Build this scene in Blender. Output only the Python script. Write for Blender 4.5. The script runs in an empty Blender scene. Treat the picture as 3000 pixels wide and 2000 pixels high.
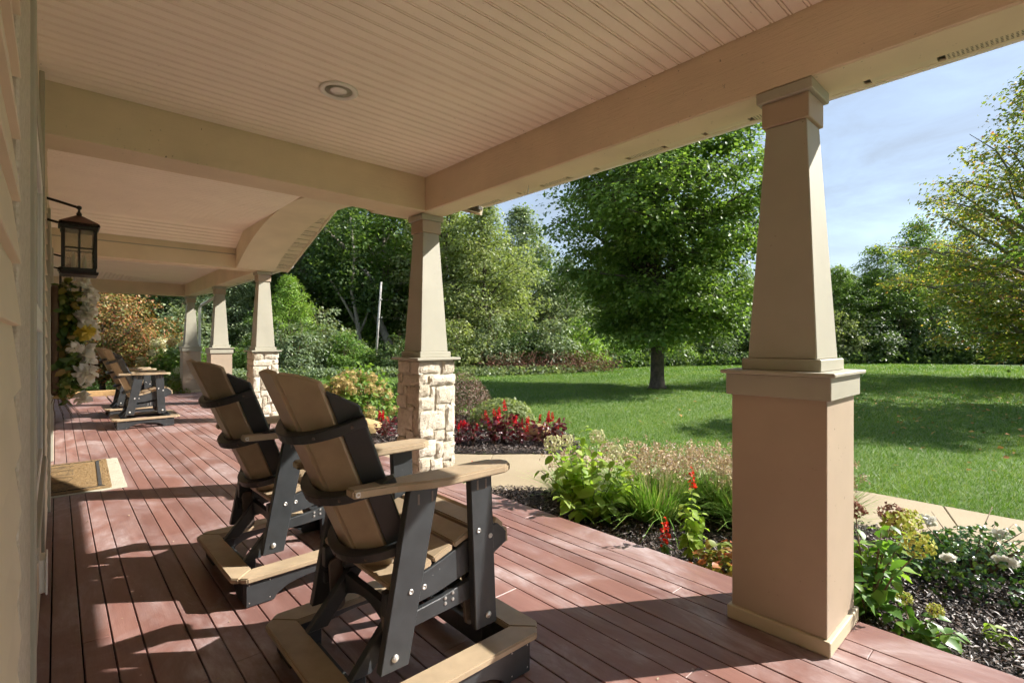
import bpy, bmesh, math, random
import numpy as np
from mathutils import Vector, Matrix

random.seed(7)
RNG = np.random.default_rng(11)
R = math.radians
scene = bpy.context.scene
COL = scene.collection

# ------------------------------------------------------------------ camera
EYE = Vector((0, 0, 1.35))
YAW = R(42.3)
cam_data = bpy.data.cameras.new('camera')
cam_data.sensor_width = 36
cam_data.lens = 17.6
cam_data.clip_start = 0.02
cam_data.clip_end = 2000
cam = bpy.data.objects.new('camera', cam_data)
cam.location = EYE
cam.rotation_euler = (R(90), 0, -YAW)
COL.objects.link(cam)
scene.camera = cam

# ------------------------------------------------------------------ world, sun, exposure
SUN = Vector((1, -.64, .894)).normalized()
w = bpy.data.worlds.new('World')
scene.world = w
w.use_nodes = True
nt = w.node_tree
nt.nodes.clear()
wo = nt.nodes.new('ShaderNodeOutputWorld')
bg = nt.nodes.new('ShaderNodeBackground')
sky = nt.nodes.new('ShaderNodeTexSky')
sky.sky_type = 'NISHITA'
sky.sun_disc = False
sky.sun_elevation = math.asin(SUN.z)
sky.sun_rotation = math.atan2(SUN.x, SUN.y)
sky.air_density = 1.0
sky.dust_density = .4
sky.ozone_density = 1.2
tc = nt.nodes.new('ShaderNodeTexCoord')
mp = nt.nodes.new('ShaderNodeMapping')
mp.inputs['Scale'].default_value = (1.2, 2.2, 7.0)
mp.inputs['Rotation'].default_value = (R(14), R(-12), R(20))
nz = nt.nodes.new('ShaderNodeTexNoise')
nz.inputs['Scale'].default_value = 1.6
nz.inputs['Detail'].default_value = 9
nz.inputs['Roughness'].default_value = .62
nz.inputs['Distortion'].default_value = .5
rp = nt.nodes.new('ShaderNodeValToRGB')
rp.color_ramp.elements[0].position = .34
rp.color_ramp.elements[0].color = (.70, .70, .70, 1)
rp.color_ramp.elements[1].position = .72
rp.color_ramp.elements[1].color = (.93, .93, .93, 1)
mx = nt.nodes.new('ShaderNodeMixRGB')
mx.inputs[2].default_value = (1.12, 1.27, 1.47, 1)
nt.links.new(tc.outputs['Generated'], mp.inputs[0])
nt.links.new(mp.outputs[0], nz.inputs['Vector'])
nt.links.new(nz.outputs['Fac'], rp.inputs[0])
nt.links.new(rp.outputs[0], mx.inputs[0])
nt.links.new(sky.outputs[0], mx.inputs[1])
nt.links.new(mx.outputs[0], bg.inputs['Color'])
bg.inputs['Strength'].default_value = .067
nt.links.new(bg.outputs[0], wo.inputs['Surface'])

sun_data = bpy.data.lights.new('sun', 'SUN')
sun_data.energy = 2.0
sun_data.angle = R(.55)
sun_data.color = (1.0, .955, .89)
sun = bpy.data.objects.new('sun', sun_data)
sun.rotation_euler = (-SUN).to_track_quat('-Z', 'Y').to_euler()
sun.location = SUN * 40
COL.objects.link(sun)

vs = scene.view_settings
scene.display_settings.display_device = 'sRGB'
vs.view_transform = 'Standard'
vs.look = 'None'
vs.gamma = 1
vs.use_curve_mapping = False
vs.exposure = 2.58
cy = scene.cycles
cy.max_bounces = 12
cy.diffuse_bounces = 6
cy.glossy_bounces = 3
cy.transmission_bounces = 4
cy.transparent_max_bounces = 6
cy.use_denoising = True
cy.use_adaptive_sampling = True
cy.adaptive_threshold = .025
cy.adaptive_min_samples = 12
cy.sample_clamp_indirect = 6


# ================================================================== helpers
def link(o, parent=None):
    COL.objects.link(o)
    if parent is not None:
        o.parent = parent
    return o


def tag(o, label=None, cat=None, group=None, kind=None):
    if label: o['label'] = label
    if cat: o['category'] = cat
    if group: o['group'] = group
    if kind: o['kind'] = kind
    return o


def thing(name, loc, label, cat, group=None, rz=0.0):
    o = bpy.data.objects.new(name, None)
    o.empty_display_size = .1
    o.location = loc
    o.rotation_euler = (0, 0, rz)
    link(o)
    return tag(o, label, cat, group)


def copy_tree(o, parent=None):
    c = o.copy()
    link(c, parent)
    for ch in o.children:
        copy_tree(ch, c)
    return c


def np_mesh(name, verts, faces, smooth=False):
    """verts (N,3) array, faces (M,k) int array, all faces of the same size"""
    verts = np.asarray(verts, dtype=np.float32)
    faces = np.asarray(faces, dtype=np.int32)
    k = faces.shape[1]
    me = bpy.data.meshes.new(name)
    me.vertices.add(len(verts))
    me.vertices.foreach_set('co', verts.ravel())
    me.loops.add(faces.size)
    me.loops.foreach_set('vertex_index', faces.ravel())
    me.polygons.add(len(faces))
    me.polygons.foreach_set('loop_start', np.arange(0, faces.size, k, dtype=np.int32))
    if smooth:
        me.polygons.foreach_set('use_smooth', np.ones(len(faces), dtype=bool))
    me.update(calc_edges=True)
    me.validate()
    return me


class MB:
    """collects simple solids into ONE mesh"""
    def __init__(self):
        self.v, self.f = [], []

    def add(self, vs, fs):
        b = len(self.v)
        self.v += [tuple(p) for p in vs]
        self.f += [tuple(i + b for i in f) for f in fs]
        return self

    def box(self, x0, x1, y0, y1, z0, z1):
        return self.add([(x0, y0, z0), (x1, y0, z0), (x1, y1, z0), (x0, y1, z0),
                         (x0, y0, z1), (x1, y0, z1), (x1, y1, z1), (x0, y1, z1)],
                        [(0, 3, 2, 1), (4, 5, 6, 7), (0, 1, 5, 4), (1, 2, 6, 5), (2, 3, 7, 6), (3, 0, 4, 7)])

    def prism(self, poly, a, b, axis='y'):
        """polygon in the plane across 'axis', extruded from a to b"""
        n = len(poly)
        def P(p, t):
            if axis == 'y': return (p[0], t, p[1])
            if axis == 'x': return (t, p[0], p[1])
            return (p[0], p[1], t)
        vs = [P(p, a) for p in poly] + [P(p, b) for p in poly]
        fs = [tuple(range(n))[::-1], tuple(range(n, 2 * n))]
        fs += [(i, (i + 1) % n, n + (i + 1) % n, n + i) for i in range(n)]
        return self.add(vs, fs)

    def frustum(self, cx, cy_, a0, z0, a1, z1):
        vs = []
        for a, z in ((a0, z0), (a1, z1)):
            vs += [(cx - a, cy_ - a, z), (cx + a, cy_ - a, z), (cx + a, cy_ + a, z), (cx - a, cy_ + a, z)]
        return self.add(vs, [(0, 3, 2, 1), (4, 5, 6, 7), (0, 1, 5, 4), (1, 2, 6, 5), (2, 3, 7, 6), (3, 0, 4, 7)])

    def tube(self, pts, rad, n=6, cap=True):
        pts = [Vector(p) for p in pts]
        if not hasattr(rad, '__len__'): rad = [rad] * len(pts)
        b = len(self.v)
        ref = None
        for i, p in enumerate(pts):
            d = (pts[min(i + 1, len(pts) - 1)] - pts[max(i - 1, 0)]).normalized()
            if ref is None:
                ref = d.orthogonal().normalized()
            ref = (ref - d * ref.dot(d))
            ref = ref.normalized() if ref.length > 1e-6 else d.orthogonal().normalized()
            s = d.cross(ref)
            for k in range(n):
                a = 2 * math.pi * k / n
                self.v.append(tuple(p + (ref * math.cos(a) + s * math.sin(a)) * rad[i]))
        for i in range(len(pts) - 1):
            for k in range(n):
                k2 = (k + 1) % n
                self.f.append((b + i * n + k, b + i * n + k2, b + (i + 1) * n + k2, b + (i + 1) * n + k))
        if cap:
            self.f.append(tuple(b + k for k in range(n))[::-1])
            e = b + (len(pts) - 1) * n
            self.f.append(tuple(e + k for k in range(n)))
        return self

    def lathe(self, prof, c=(0, 0, 0), n=16):
        b = len(self.v)
        for r, z in prof:
            for k in range(n):
                a = 2 * math.pi * k / n
                self.v.append((c[0] + r * math.cos(a), c[1] + r * math.sin(a), c[2] + z))
        for i in range(len(prof) - 1):
            for k in range(n):
                k2 = (k + 1) % n
                self.f.append((b + i * n + k, b + i * n + k2, b + (i + 1) * n + k2, b + (i + 1) * n + k))
        self.f.append(tuple(b + k for k in range(n))[::-1])
        e = b + (len(prof) - 1) * n
        self.f.append(tuple(e + k for k in range(n)))
        return self

    def mesh(self, name, mat=None, bevel=0, smooth=False, seg=1):
        me = bpy.data.meshes.new(name)
        me.from_pydata(self.v, [], self.f)
        bm = bmesh.new()
        bm.from_mesh(me)
        bmesh.ops.recalc_face_normals(bm, faces=bm.faces)
        if bevel:
            es = [e for e in bm.edges if len(e.link_faces) == 2 and e.calc_face_angle(0) > .35]
            bmesh.ops.bevel(bm, geom=es, offset=bevel, segments=seg, affect='EDGES', clamp_overlap=True)
        bm.to_mesh(me)
        bm.free()
        if smooth:
            for p in me.polygons: p.use_smooth = True
        if mat: me.materials.append(mat)
        me.update()
        return me

    def build(self, name, mat, parent=None, bevel=0, smooth=False, seg=1, loc=None):
        o = bpy.data.objects.new(name, self.mesh(name, mat, bevel, smooth, seg))
        if loc: o.location = loc
        return link(o, parent)


def obj(name, me, parent=None, loc=None, mat=None):
    o = bpy.data.objects.new(name, me)
    if mat is not None and len(me.materials) == 0:
        me.materials.append(mat)
    if loc is not None: o.location = loc
    return link(o, parent)


# ================================================================== materials
def new_mat(name):
    m = bpy.data.materials.new(name)
    m.use_nodes = True
    n = m.node_tree
    b = n.nodes['Principled BSDF']
    return m, n, b


def N(nt_, t, **kw):
    n = nt_.nodes.new(t)
    for k, v in kw.items():
        if k in n.inputs: n.inputs[k].default_value = v
        else: setattr(n, k, v)
    return n


def ramp(nt_, fac, stops):
    r = nt_.nodes.new('ShaderNodeValToRGB')
    els = r.color_ramp.elements
    while len(els) < len(stops): els.new(.5)
    for e, (p, c) in zip(els, stops):
        e.position = p
        e.color = (c[0], c[1], c[2], 1)
    nt_.links.new(fac, r.inputs[0])
    return r.outputs[0]


def mixc(nt_, fac, a, b, mode='MIX'):
    m = nt_.nodes.new('ShaderNodeMixRGB')
    m.blend_type = mode
    for i, v in ((0, fac), (1, a), (2, b)):
        if hasattr(v, 'is_linked') or hasattr(v, 'links'):
            nt_.links.new(v, m.inputs[i])
        elif i == 0:
            m.inputs[0].default_value = v
        else:
            m.inputs[i].default_value = (v[0], v[1], v[2], 1)
    return m.outputs[0]


def pos(nt_, scale=(1, 1, 1), world=True):
    if world:
        g = nt_.nodes.new('ShaderNodeNewGeometry').outputs['Position']
    else:
        g = nt_.nodes.new('ShaderNodeTexCoord').outputs['Object']
    m = nt_.nodes.new('ShaderNodeMapping')
    m.inputs['Scale'].default_value = scale
    nt_.links.new(g, m.inputs[0])
    return m.outputs[0]


def noise(nt_, vec, scale, detail=4, rough=.55, dist=0):
    n = nt_.nodes.new('ShaderNodeTexNoise')
    n.inputs['Scale'].default_value = scale
    n.inputs['Detail'].default_value = detail
    n.inputs['Roughness'].default_value = rough
    n.inputs['Distortion'].default_value = dist
    nt_.links.new(vec, n.inputs['Vector'])
    return n.outputs['Fac']


def bump(nt_, b, h, strength=.3, dist=.01):
    n = nt_.nodes.new('ShaderNodeBump')
    n.inputs['Strength'].default_value = strength
    n.inputs['Distance'].default_value = dist
    nt_.links.new(h, n.inputs['Height'])
    nt_.links.new(n.outputs[0], b.inputs['Normal'])


def paint(name, c, rough=.55, specks=True, grain=None, dirt=.10):
    """exterior paint: slight mottling, fly specks, optional embossed wood grain along an axis"""
    m, n, b = new_mat(name)
    p = pos(n)
    f = noise(n, p, 2.3, 5)
    col = ramp(n, f, [(.3, [v * (1 - dirt) for v in c]), (.7, [min(1, v * (1 + dirt * .5)) for v in c])])
    if specks:
        s = noise(n, p, 55, 2)
        s2 = noise(n, p, 1.3, 2)
        sp = ramp(n, s, [(.72, (0, 0, 0)), (.75, (1, 1, 1))])
        gate = ramp(n, s2, [(.5, (0, 0, 0)), (.62, (.8, .8, .8))])
        fac = mixc(n, 1.0, sp, gate, 'MULTIPLY')
        col = mixc(n, fac, col, (.05, .04, .03))
    n.links.new(col, b.inputs['Base Color'])
    b.inputs['Roughness'].default_value = rough
    if grain:
        sc = {'x': (6, 120, 120), 'y': (120, 6, 120)}[grain]
        g = noise(n, pos(n, sc), 1.0, 6, .6, .4)
        bump(n, b, g, .8, .005)
    else:
        bump(n, b, noise(n, p, 180, 2), .15, .0008)
    return m


M = {}
M['cream'] = paint('cream_trim_paint', (.375, .352, .274))
M['cream_grain_y'] = paint('cream_grained_board_y', (.72, .58, .42), .6, True, 'y')
M['cream_grain_x'] = paint('cream_grained_board_x', (.68, .57, .40), .6, True, 'x')
M['taupe'] = paint('taupe_panel_paint', (.40, .31, .222))
M['siding'] = paint('siding_paint', (.66, .57, .41), .6, False)
M['ceiling'] = paint('ceiling_beige', (.90, .82, .70), .5, True, None, .05)
M['arch'] = paint('arch_stucco_paint', (.70, .62, .46), .7, False)
M['soffit'] = paint('soffit_vinyl', (.68, .60, .44), .45)
M['white'] = paint('white_metal_paint', (.78, .76, .70), .35, False)
M['roof'] = paint('roof_shingle', (.10, .09, .08), .9, False)


def m_stucco():
    m, n, b = new_mat('rough_caulk_stucco')
    p = pos(n)
    f = noise(n, p, 60, 5, .7)
    n.links.new(ramp(n, f, [(.3, (.42, .36, .26)), (.7, (.68, .62, .50))]), b.inputs['Base Color'])
    b.inputs['Roughness'].default_value = .85
    bump(n, b, f, .9, .01)
    return m
M['stucco'] = m_stucco()


def m_deck():
    m, n, b = new_mat('red_composite_decking')
    oi = n.nodes.new('ShaderNodeObjectInfo')
    p = pos(n)
    streak = noise(n, pos(n, (14, 1.6, 14)), 1.0, 6, .6, .3)
    base = ramp(n, streak, [(.3, (.185, .092, .075)), (.55, (.225, .118, .097)), (.75, (.28, .163, .139))])
    hue = ramp(n, oi.outputs['Random'], [(0, (.78, .76, .78)), (.5, (.96, .94, .94)), (1, (1.08, 1.02, .98))])
    base = mixc(n, 1.0, base, hue, 'MULTIPLY')
    haze = noise(n, pos(n, (1.6, .9, 1)), 1.5, 7, .66, .8)
    hz = ramp(n, haze, [(.44, (0, 0, 0)), (.54, (.24, .24, .24)), (.67, (.9, .9, .9))])
    fine = noise(n, pos(n, (40, 9, 9)), 1.0, 5, .7)
    hz = mixc(n, 1.0, hz, ramp(n, fine, [(.25, (.35, .35, .35)), (.7, (1, 1, 1))]), 'MULTIPLY')
    base = mixc(n, hz, base, (.45, .375, .365))
    spot = ramp(n, noise(n, p, 26, 2), [(.74, (0, 0, 0)), (.78, (.55, .55, .55))])
    base = mixc(n, spot, base, (.55, .46, .42))
    n.links.new(base, b.inputs['Base Color'])
    rr = ramp(n, haze, [(.3, (.36, .36, .36)), (.7, (.56, .56, .56))])
    n.links.new(rr, b.inputs['Roughness'])
    b.inputs['Specular IOR Level'].default_value = .45
    bump(n, b, noise(n, pos(n, (160, 10, 160)), 1.0, 4), .22, .002)
    return m
M['deck'] = m_deck()


def plain(name, c, rough=.5, metal=0, var=.12, scale=20, bmp=.12, spec=.5):
    m, n, b = new_mat(name)
    f = noise(n, pos(n, world=False), scale, 5)
    n.links.new(ramp(n, f, [(.3, [v * (1 - var) for v in c]), (.7, [min(1, v * (1 + var)) for v in c])]), b.inputs['Base Color'])
    b.inputs['Roughness'].default_value = rough
    b.inputs['Metallic'].default_value = metal
    b.inputs['Specular IOR Level'].default_value = spec
    if bmp: bump(n, b, noise(n, pos(n, world=False), scale * 8, 3), bmp, .001)
    return m


def poly_lumber(name, c, var):
    """recycled plastic lumber: fine grain, white scuffs"""
    m, n, b = new_mat(name)
    p = pos(n, world=False)
    f = noise(n, p, 9, 6, .6)
    col = ramp(n, f, [(.3, [v * (1 - var) for v in c]), (.7, [v * (1 + var) for v in c])])
    sp = ramp(n, noise(n, p, 95, 2), [(.74, (0, 0, 0)), (.79, (.6, .6, .6))])
    gate = ramp(n, noise(n, p, 4.5, 3), [(.45, (0, 0, 0)), (.65, (1, 1, 1))])
    sp = mixc(n, 1.0, sp, gate, 'MULTIPLY')
    col = mixc(n, sp, col, (.45, .44, .42))
    n.links.new(col, b.inputs['Base Color'])
    b.inputs['Roughness'].default_value = .42
    b.inputs['Specular IOR Level'].default_value = .5
    bump(n, b, noise(n, p, 240, 3), .35, .0012)
    return m


M['black'] = poly_lumber('black_plastic_lumber', (.032, .035, .037), .25)
M['tan'] = poly_lumber('weathered_tan_plastic_lumber', (.37, .28, .18), .14)
M['steel'] = plain('galvanised_steel', (.62, .61, .58), .35, .8)
M['link'] = plain('dull_brown_steel', (.16, .13, .11), .45, .5)
M['iron'] = plain('dark_bronze_metal', (.022, .018, .015), .38, .5)
M['copper'] = plain('aged_copper', (.13, .065, .04), .4, .6)
M['mortar'] = plain('grey_mortar', (.50, .46, .38), .95)
M['dark'] = plain('painted_gap_shade', (.012, .010, .009), .95, bmp=0)  # near-black colour standing in for shade behind gaps
M['timber'] = plain('tan_landscape_timber', (.42, .26, .11), .8)
M['concrete'] = None


def m_stone():
    m, n, b = new_mat('split_face_limestone')
    oi = n.nodes.new('ShaderNodeObjectInfo')
    p = pos(n)
    f = noise(n, p, 18, 8, .65)
    col = ramp(n, f, [(.25, (.44, .40, .33)), (.5, (.64, .60, .52)), (.8, (.76, .73, .66))])
    hue = ramp(n, oi.outputs['Random'], [(0, (.76, .70, .60)), (.5, (.95, .90, .81)), (1, (1.03, 1.0, .94))])
    col = mixc(n, 1.0, col, hue, 'MULTIPLY')
    rust = ramp(n, noise(n, p, 7, 4), [(.62, (0, 0, 0)), (.75, (.5, .5, .5))])
    col = mixc(n, rust, col, (.36, .25, .15))
    n.links.new(col, b.inputs['Base Color'])
    b.inputs['Roughness'].default_value = .9
    bump(n, b, noise(n, p, 45, 8, .7), 1.0, .012)
    return m
M['stone'] = m_stone()


def m_concrete():
    m, n, b = new_mat('tan_concrete_walk')
    p = pos(n)
    f = noise(n, p, 1.2, 6, .6)
    col = ramp(n, f, [(.3, (.30, .235, .145)), (.7, (.38, .31, .20))])
    g = noise(n, p, 150, 3)
    col = mixc(n, ramp(n, g, [(.35, (.35, .35, .35)), (.55, (0, 0, 0))]), col, (.20, .15, .09))
    n.links.new(col, b.inputs['Base Color'])
    b.inputs['Roughness'].default_value = .9
    bump(n, b, g, .4, .003)
    return m
M['concrete'] = m_concrete()


def m_ground():
    m, n, b = new_mat('lawn_soil_and_thatch')
    p = pos(n)
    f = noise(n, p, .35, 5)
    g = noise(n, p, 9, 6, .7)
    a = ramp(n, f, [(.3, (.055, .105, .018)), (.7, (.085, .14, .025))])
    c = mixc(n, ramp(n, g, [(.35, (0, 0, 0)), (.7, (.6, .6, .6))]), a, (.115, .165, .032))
    n.links.new(c, b.inputs['Base Color'])
    b.inputs['Roughness'].default_value = .9
    bump(n, b, g, .8, .03)
    return m
M['ground'] = m_ground()


def m_mulchbase():
    m, n, b = new_mat('mulch_soil')
    f = noise(n, pos(n), 40, 6, .7)
    n.links.new(ramp(n, f, [(.35, (.012, .008, .006)), (.7, (.06, .045, .035))]), b.inputs['Base Color'])
    b.inputs['Roughness'].default_value = .9
    bump(n, b, f, 1, .02)
    return m
M['mulch_base'] = m_mulchbase()


def per_island(name, stops, rough=.5, transl=.0, tcol=None, spec=.5, broad=None, by_object=False):
    """colour picked at random for each leaf / chip / blade (its own colour)"""
    m, n, b = new_mat(name)
    g = n.nodes.new('ShaderNodeNewGeometry')
    col = ramp(n, n.nodes.new('ShaderNodeObjectInfo').outputs['Random'] if by_object else g.outputs['Random Per Island'], stops)
    if broad:
        f = noise(n, pos(n, broad[3] if len(broad) > 3 else (1, 1, 1)), broad[0], 4)
        tint = ramp(n, f, [(.35, broad[1]), (.65, broad[2])])
        col = mixc(n, 1.0, col, tint, 'MULTIPLY')
    n.links.new(col, b.inputs['Base Color'])
    b.inputs['Roughness'].default_value = rough
    b.inputs['Specular IOR Level'].default_value = spec
    if transl:
        t = n.nodes.new('ShaderNodeBsdfTranslucent')
        tc_ = mixc(n, 1.0, col, tcol or (1.5, 1.6, .7), 'MULTIPLY')
        n.links.new(tc_, t.inputs['Color'])
        mxs = n.nodes.new('ShaderNodeMixShader')
        mxs.inputs[0].default_value = transl
        out = n.nodes['Material Output']
        n.links.new(b.outputs[0], mxs.inputs[1])
        n.links.new(t.outputs[0], mxs.inputs[2])
        n.links.new(mxs.outputs[0], out.inputs['Surface'])
    return m


def leafmat(name, a, b_, c, transl=.35, rough=.42, spec=.45, broad=True):
    br = (.55, (.80, .86, .85), (1.12, 1.08, 1.0)) if broad else None
    return per_island(name, [(0, a), (.5, b_), (1, c)], rough, transl, None, spec, br)


LM = {}
LM['maple'] = leafmat('maple_leaf_green', (0.09, 0.16, 0.038), (0.14, 0.22, 0.055), (0.22, 0.3, 0.08), .45, .45, .25)
LM['yellowmaple'] = per_island('turning_maple_leaf', [(0, (.15, .24, .05)), (.6, (.25, .32, .065)), (.85, (.42, .42, .09)), (.95, (.52, .36, .10)), (1, (.52, .20, .09))], .45, .45, (1.4, 1.3, .7), .4)
LM['oak'] = leafmat('oak_leaf_pale_green', (0.155, 0.195, 0.08), (0.225, 0.268, 0.112), (0.32, 0.35, 0.165), .4, .45, .3)
LM['dark'] = leafmat('woodland_leaf_dark', (0.046, 0.086, 0.031), (0.08, 0.13, 0.043), (0.14, 0.19, 0.066), .38, .45, .3)
LM['grey'] = leafmat('grey_green_leaf', (0.12, 0.165, 0.09), (0.18, 0.23, 0.128), (0.28, 0.32, 0.19), .36, .42, .35)
LM['bush'] = leafmat('bush_leaf_green', (0.09, 0.17, 0.036), (0.14, 0.235, 0.052), (0.21, 0.3, 0.07), .42, .45, .3)
LM['lime'] = leafmat('lime_leaf', (0.130, 0.234, 0.039), (0.195, 0.305, 0.052), (0.273, 0.364, 0.078), .4)
LM['rust'] = per_island('rusty_maple_leaf', [(0, (.10, .13, .03)), (.38, (.17, .18, .045)), (.6, (.30, .20, .06)), (.85, (.38, .18, .08)), (1, (.40, .12, .07))], .45, .3, (1.4, 1.1, .7), .4)
LM['brown'] = per_island('dead_brown_leaf', [(0, (.10, .05, .03)), (.5, (.19, .09, .06)), (1, (.28, .15, .10))], .7, .15, (1, 1, 1), .2)
LM['purple'] = per_island('dusky_purple_leaf', [(0, (.10, .06, .045)), (.5, (.19, .12, .09)), (1, (.28, .22, .15))], .5, .25, (1.2, 1, .8), .3)
LM['celosia_leaf'] = per_island('burgundy_leaf', [(0, (.07, .010, .016)), (.6, (.13, .018, .026)), (1, (.17, .05, .045))], .35, .25, (1.8, .8, .8), .55)
LM['celosia'] = per_island('crimson_plume', [(0, (.38, .008, .020)), (.5, (.58, .012, .03)), (1, (.72, .04, .05))], .6, .25, (1.3, .9, .9), .2)
LM['salvia'] = per_island('scarlet_petal', [(0, (.62, .018, .010)), (1, (.80, .06, .02))], .55, .3, (1.2, 1, 1), .2)
LM['hyd_leaf'] = leafmat('hydrangea_leaf_bright', (0.19, 0.29, 0.045), (0.26, 0.37, 0.065), (0.34, 0.44, 0.09), .45, .5, .25, False)
LM['hyd_dark'] = leafmat('hydrangea_leaf_deep', (0.07, 0.16, 0.03), (0.12, 0.24, 0.045), (0.22, 0.34, 0.06), .4, .42, .4, False)
LM['hyd_leaf_one'] = per_island('hydrangea_single_leaf_bright', [(0, (.19, .29, .045)), (.5, (.26, .37, .065)), (1, (.34, .44, .09))], .5, .45, (1.5, 1.6, .7), .25, None, True)
LM['hyd_dark_one'] = per_island('hydrangea_single_leaf_deep', [(0, (.07, .16, .03)), (.5, (.12, .24, .045)), (1, (.22, .34, .06))], .42, .4, (1.5, 1.6, .7), .4, None, True)
LM['silk_one'] = per_island('silk_single_leaf', [(0, (.045, .10, .012)), (.6, (.10, .16, .02)), (.85, (.22, .20, .03)), (1, (.30, .20, .06))], .5, .3, (1.2, 1.2, .8), .4, None, True)
LM['bloom'] = per_island('hydrangea_bloom_cream', [(0, (.42, .44, .20)), (.5, (.60, .58, .34)), (1, (.72, .66, .48))], .7, .3, (1.1, 1.1, 1), .2)
LM['bloom_tan'] = per_island('hydrangea_bloom_tan', [(0, (.40, .34, .10)), (.5, (.55, .43, .19)), (1, (.62, .40, .26))], .7, .3, (1.1, 1.1, 1), .2)
LM['bloom_dry'] = per_island('hydrangea_bloom_dried', [(0, (.14, .055, .035)), (.5, (.24, .11, .07)), (1, (.36, .20, .14))], .8, .2, (1, 1, 1), .2)
LM['bloom_lime'] = per_island('hydrangea_bloom_lime', [(0, (.32, .38, .06)), (.6, (.46, .48, .10)), (1, (.45, .27, .08))], .7, .3, (1.1, 1.1, 1), .2)
LM['petal'] = per_island('white_petal', [(0, (.70, .68, .60)), (.5, (.82, .80, .74)), (1, (.86, .85, .70))], .6, .3, (1, 1, 1), .2)
LM['petal_y'] = per_island('yellow_petal', [(0, (.62, .48, .06)), (1, (.74, .62, .14))], .6, .3, (1, 1, 1), .2)
LM['silk'] = per_island('silk_leaf', [(0, (.045, .10, .012)), (.6, (.10, .16, .02)), (.85, (.22, .20, .03)), (1, (.30, .20, .06))], .5, .3, (1.2, 1.2, .8), .4)
LM['blade'] = per_island('allium_blade', [(0, (.11, .23, .035)), (.5, (.18, .33, .055)), (.85, (.27, .40, .09)), (1, (.48, .45, .20))], .4, .3, (1.3, 1.4, .7), .5)
LM['drystem'] = per_island('dry_allium_stem', [(0, (.50, .46, .23)), (.6, (.64, .56, .33)), (1, (.42, .46, .18))], .7, .2, (1, 1, 1), .2)
LM['dryhead'] = per_island('dry_allium_head', [(0, (.32, .21, .12)), (.5, (.56, .43, .25)), (.8, (.62, .50, .34)), (1, (.60, .50, .52))], .8, .15, (1, 1, 1), .2)
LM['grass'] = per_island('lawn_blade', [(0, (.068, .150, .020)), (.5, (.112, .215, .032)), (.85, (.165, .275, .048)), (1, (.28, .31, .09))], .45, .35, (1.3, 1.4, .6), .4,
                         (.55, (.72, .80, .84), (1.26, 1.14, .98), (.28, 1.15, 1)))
LM['mulch'] = per_island('bark_chip', [(0, (.018, .012, .009)), (.4, (.058, .037, .027)), (.75, (.115, .080, .060)), (1, (.23, .18, .15))], .5, 0, None, .5)
LM['needle'] = leafmat('boxwood_leaf', (.10, .15, .02), (.15, .19, .03), (.20, .22, .04), .3)
M['bark'] = plain('grey_brown_bark', (.085, .068, .052), .95, var=.45, scale=9, bmp=1.0)
M['bark_pale'] = plain('pale_bark', (.24, .21, .17), .9, var=.3, scale=9, bmp=.6)
M['stem'] = plain('brown_stem', (.14, .09, .05), .8)
M['greenstem'] = plain('green_stem', (.10, .16, .04), .7)
M['pole'] = plain('weathered_pole', (.42, .40, .37), .9, var=.4, scale=5)
M['boulder'] = plain('tan_fieldstone', (.38, .27, .12), .9, var=.35, scale=6, bmp=1.0)

# ================================================================== foliage tools
QUAD_V = np.array([(0, 0, 0), (.5, .36, .07), (1, 0, -.06), (.5, -.36, .07)], dtype=np.float32)
QUAD_F = np.array([(0, 2, 1), (0, 3, 2)])
OV_V = np.array([(0, 0, 0), (.28, .27, .05), (.30, 0, .0), (.28, -.27, .05), (.66, .25, .0), (.68, 0, -.06), (.66, -.25, .0), (1, 0, -.22)], dtype=np.float32)
OV_F = np.array([(0, 2, 1), (0, 3, 2), (1, 2, 5), (1, 5, 4), (2, 3, 6), (2, 6, 5), (4, 5, 7), (5, 6, 7)])
LANCE_V = np.array([(0, 0, 0), (.4, .13, .04), (.42, 0, 0), (.4, -.13, .04), (1, 0, -.15)], dtype=np.float32)
LANCE_F = np.array([(0, 2, 1), (0, 3, 2), (1, 2, 4), (2, 3, 4)])
LOBE_V = np.array([(0, 0, 0), (.18, .42, .04), (.42, .22, .03), (.72, .40, -.02), (1, 0, -.10), (.72, -.40, -.02), (.42, -.22, .03), (.18, -.42, .04), (.45, 0, -.02)], dtype=np.float32)
LOBE_F = np.array([(0, 8, 1), (1, 8, 2), (2, 8, 3), (3, 8, 4), (4, 8, 5), (5, 8, 6), (6, 8, 7), (7, 8, 0)])
TEMPL = {'quad': (QUAD_V, QUAD_F), 'ovate': (OV_V, OV_F), 'lance': (LANCE_V, LANCE_F), 'lobe': (LOBE_V, LOBE_F)}


def norm(a):
    return a / np.maximum(np.linalg.norm(a, axis=1, keepdims=True), 1e-6)


def scatter(cent, nrm, direc, size, templ='quad', wide=1.0):
    """arrays of leaf centres -> verts, faces"""
    tv, tf = TEMPL[templ]
    nrm = norm(nrm)
    x = norm(direc - nrm * np.sum(direc * nrm, axis=1, keepdims=True))
    y = np.cross(nrm, x)
    n = len(cent)
    s = np.asarray(size).reshape(n, 1, 1) * np.ones((n, 1, 1))
    v = (x[:, None, :] * tv[None, :, 0:1] + y[:, None, :] * tv[None, :, 1:2] * wide + nrm[:, None, :] * tv[None, :, 2:3]) * s
    v = v + cent[:, None, :]
    f = tf[None] + (np.arange(n) * len(tv))[:, None, None]
    return v.reshape(-1, 3), f.reshape(-1, 3)


def leaves_mesh(name, cent, nrm, direc, size, mat, templ='quad', wide=1.0):
    v, f = scatter(np.asarray(cent, float), np.asarray(nrm, float), np.asarray(direc, float), size, templ, wide)
    me = np_mesh(name, v, f)
    me.materials.append(mat)
    return me


LEAF1 = {}


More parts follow.
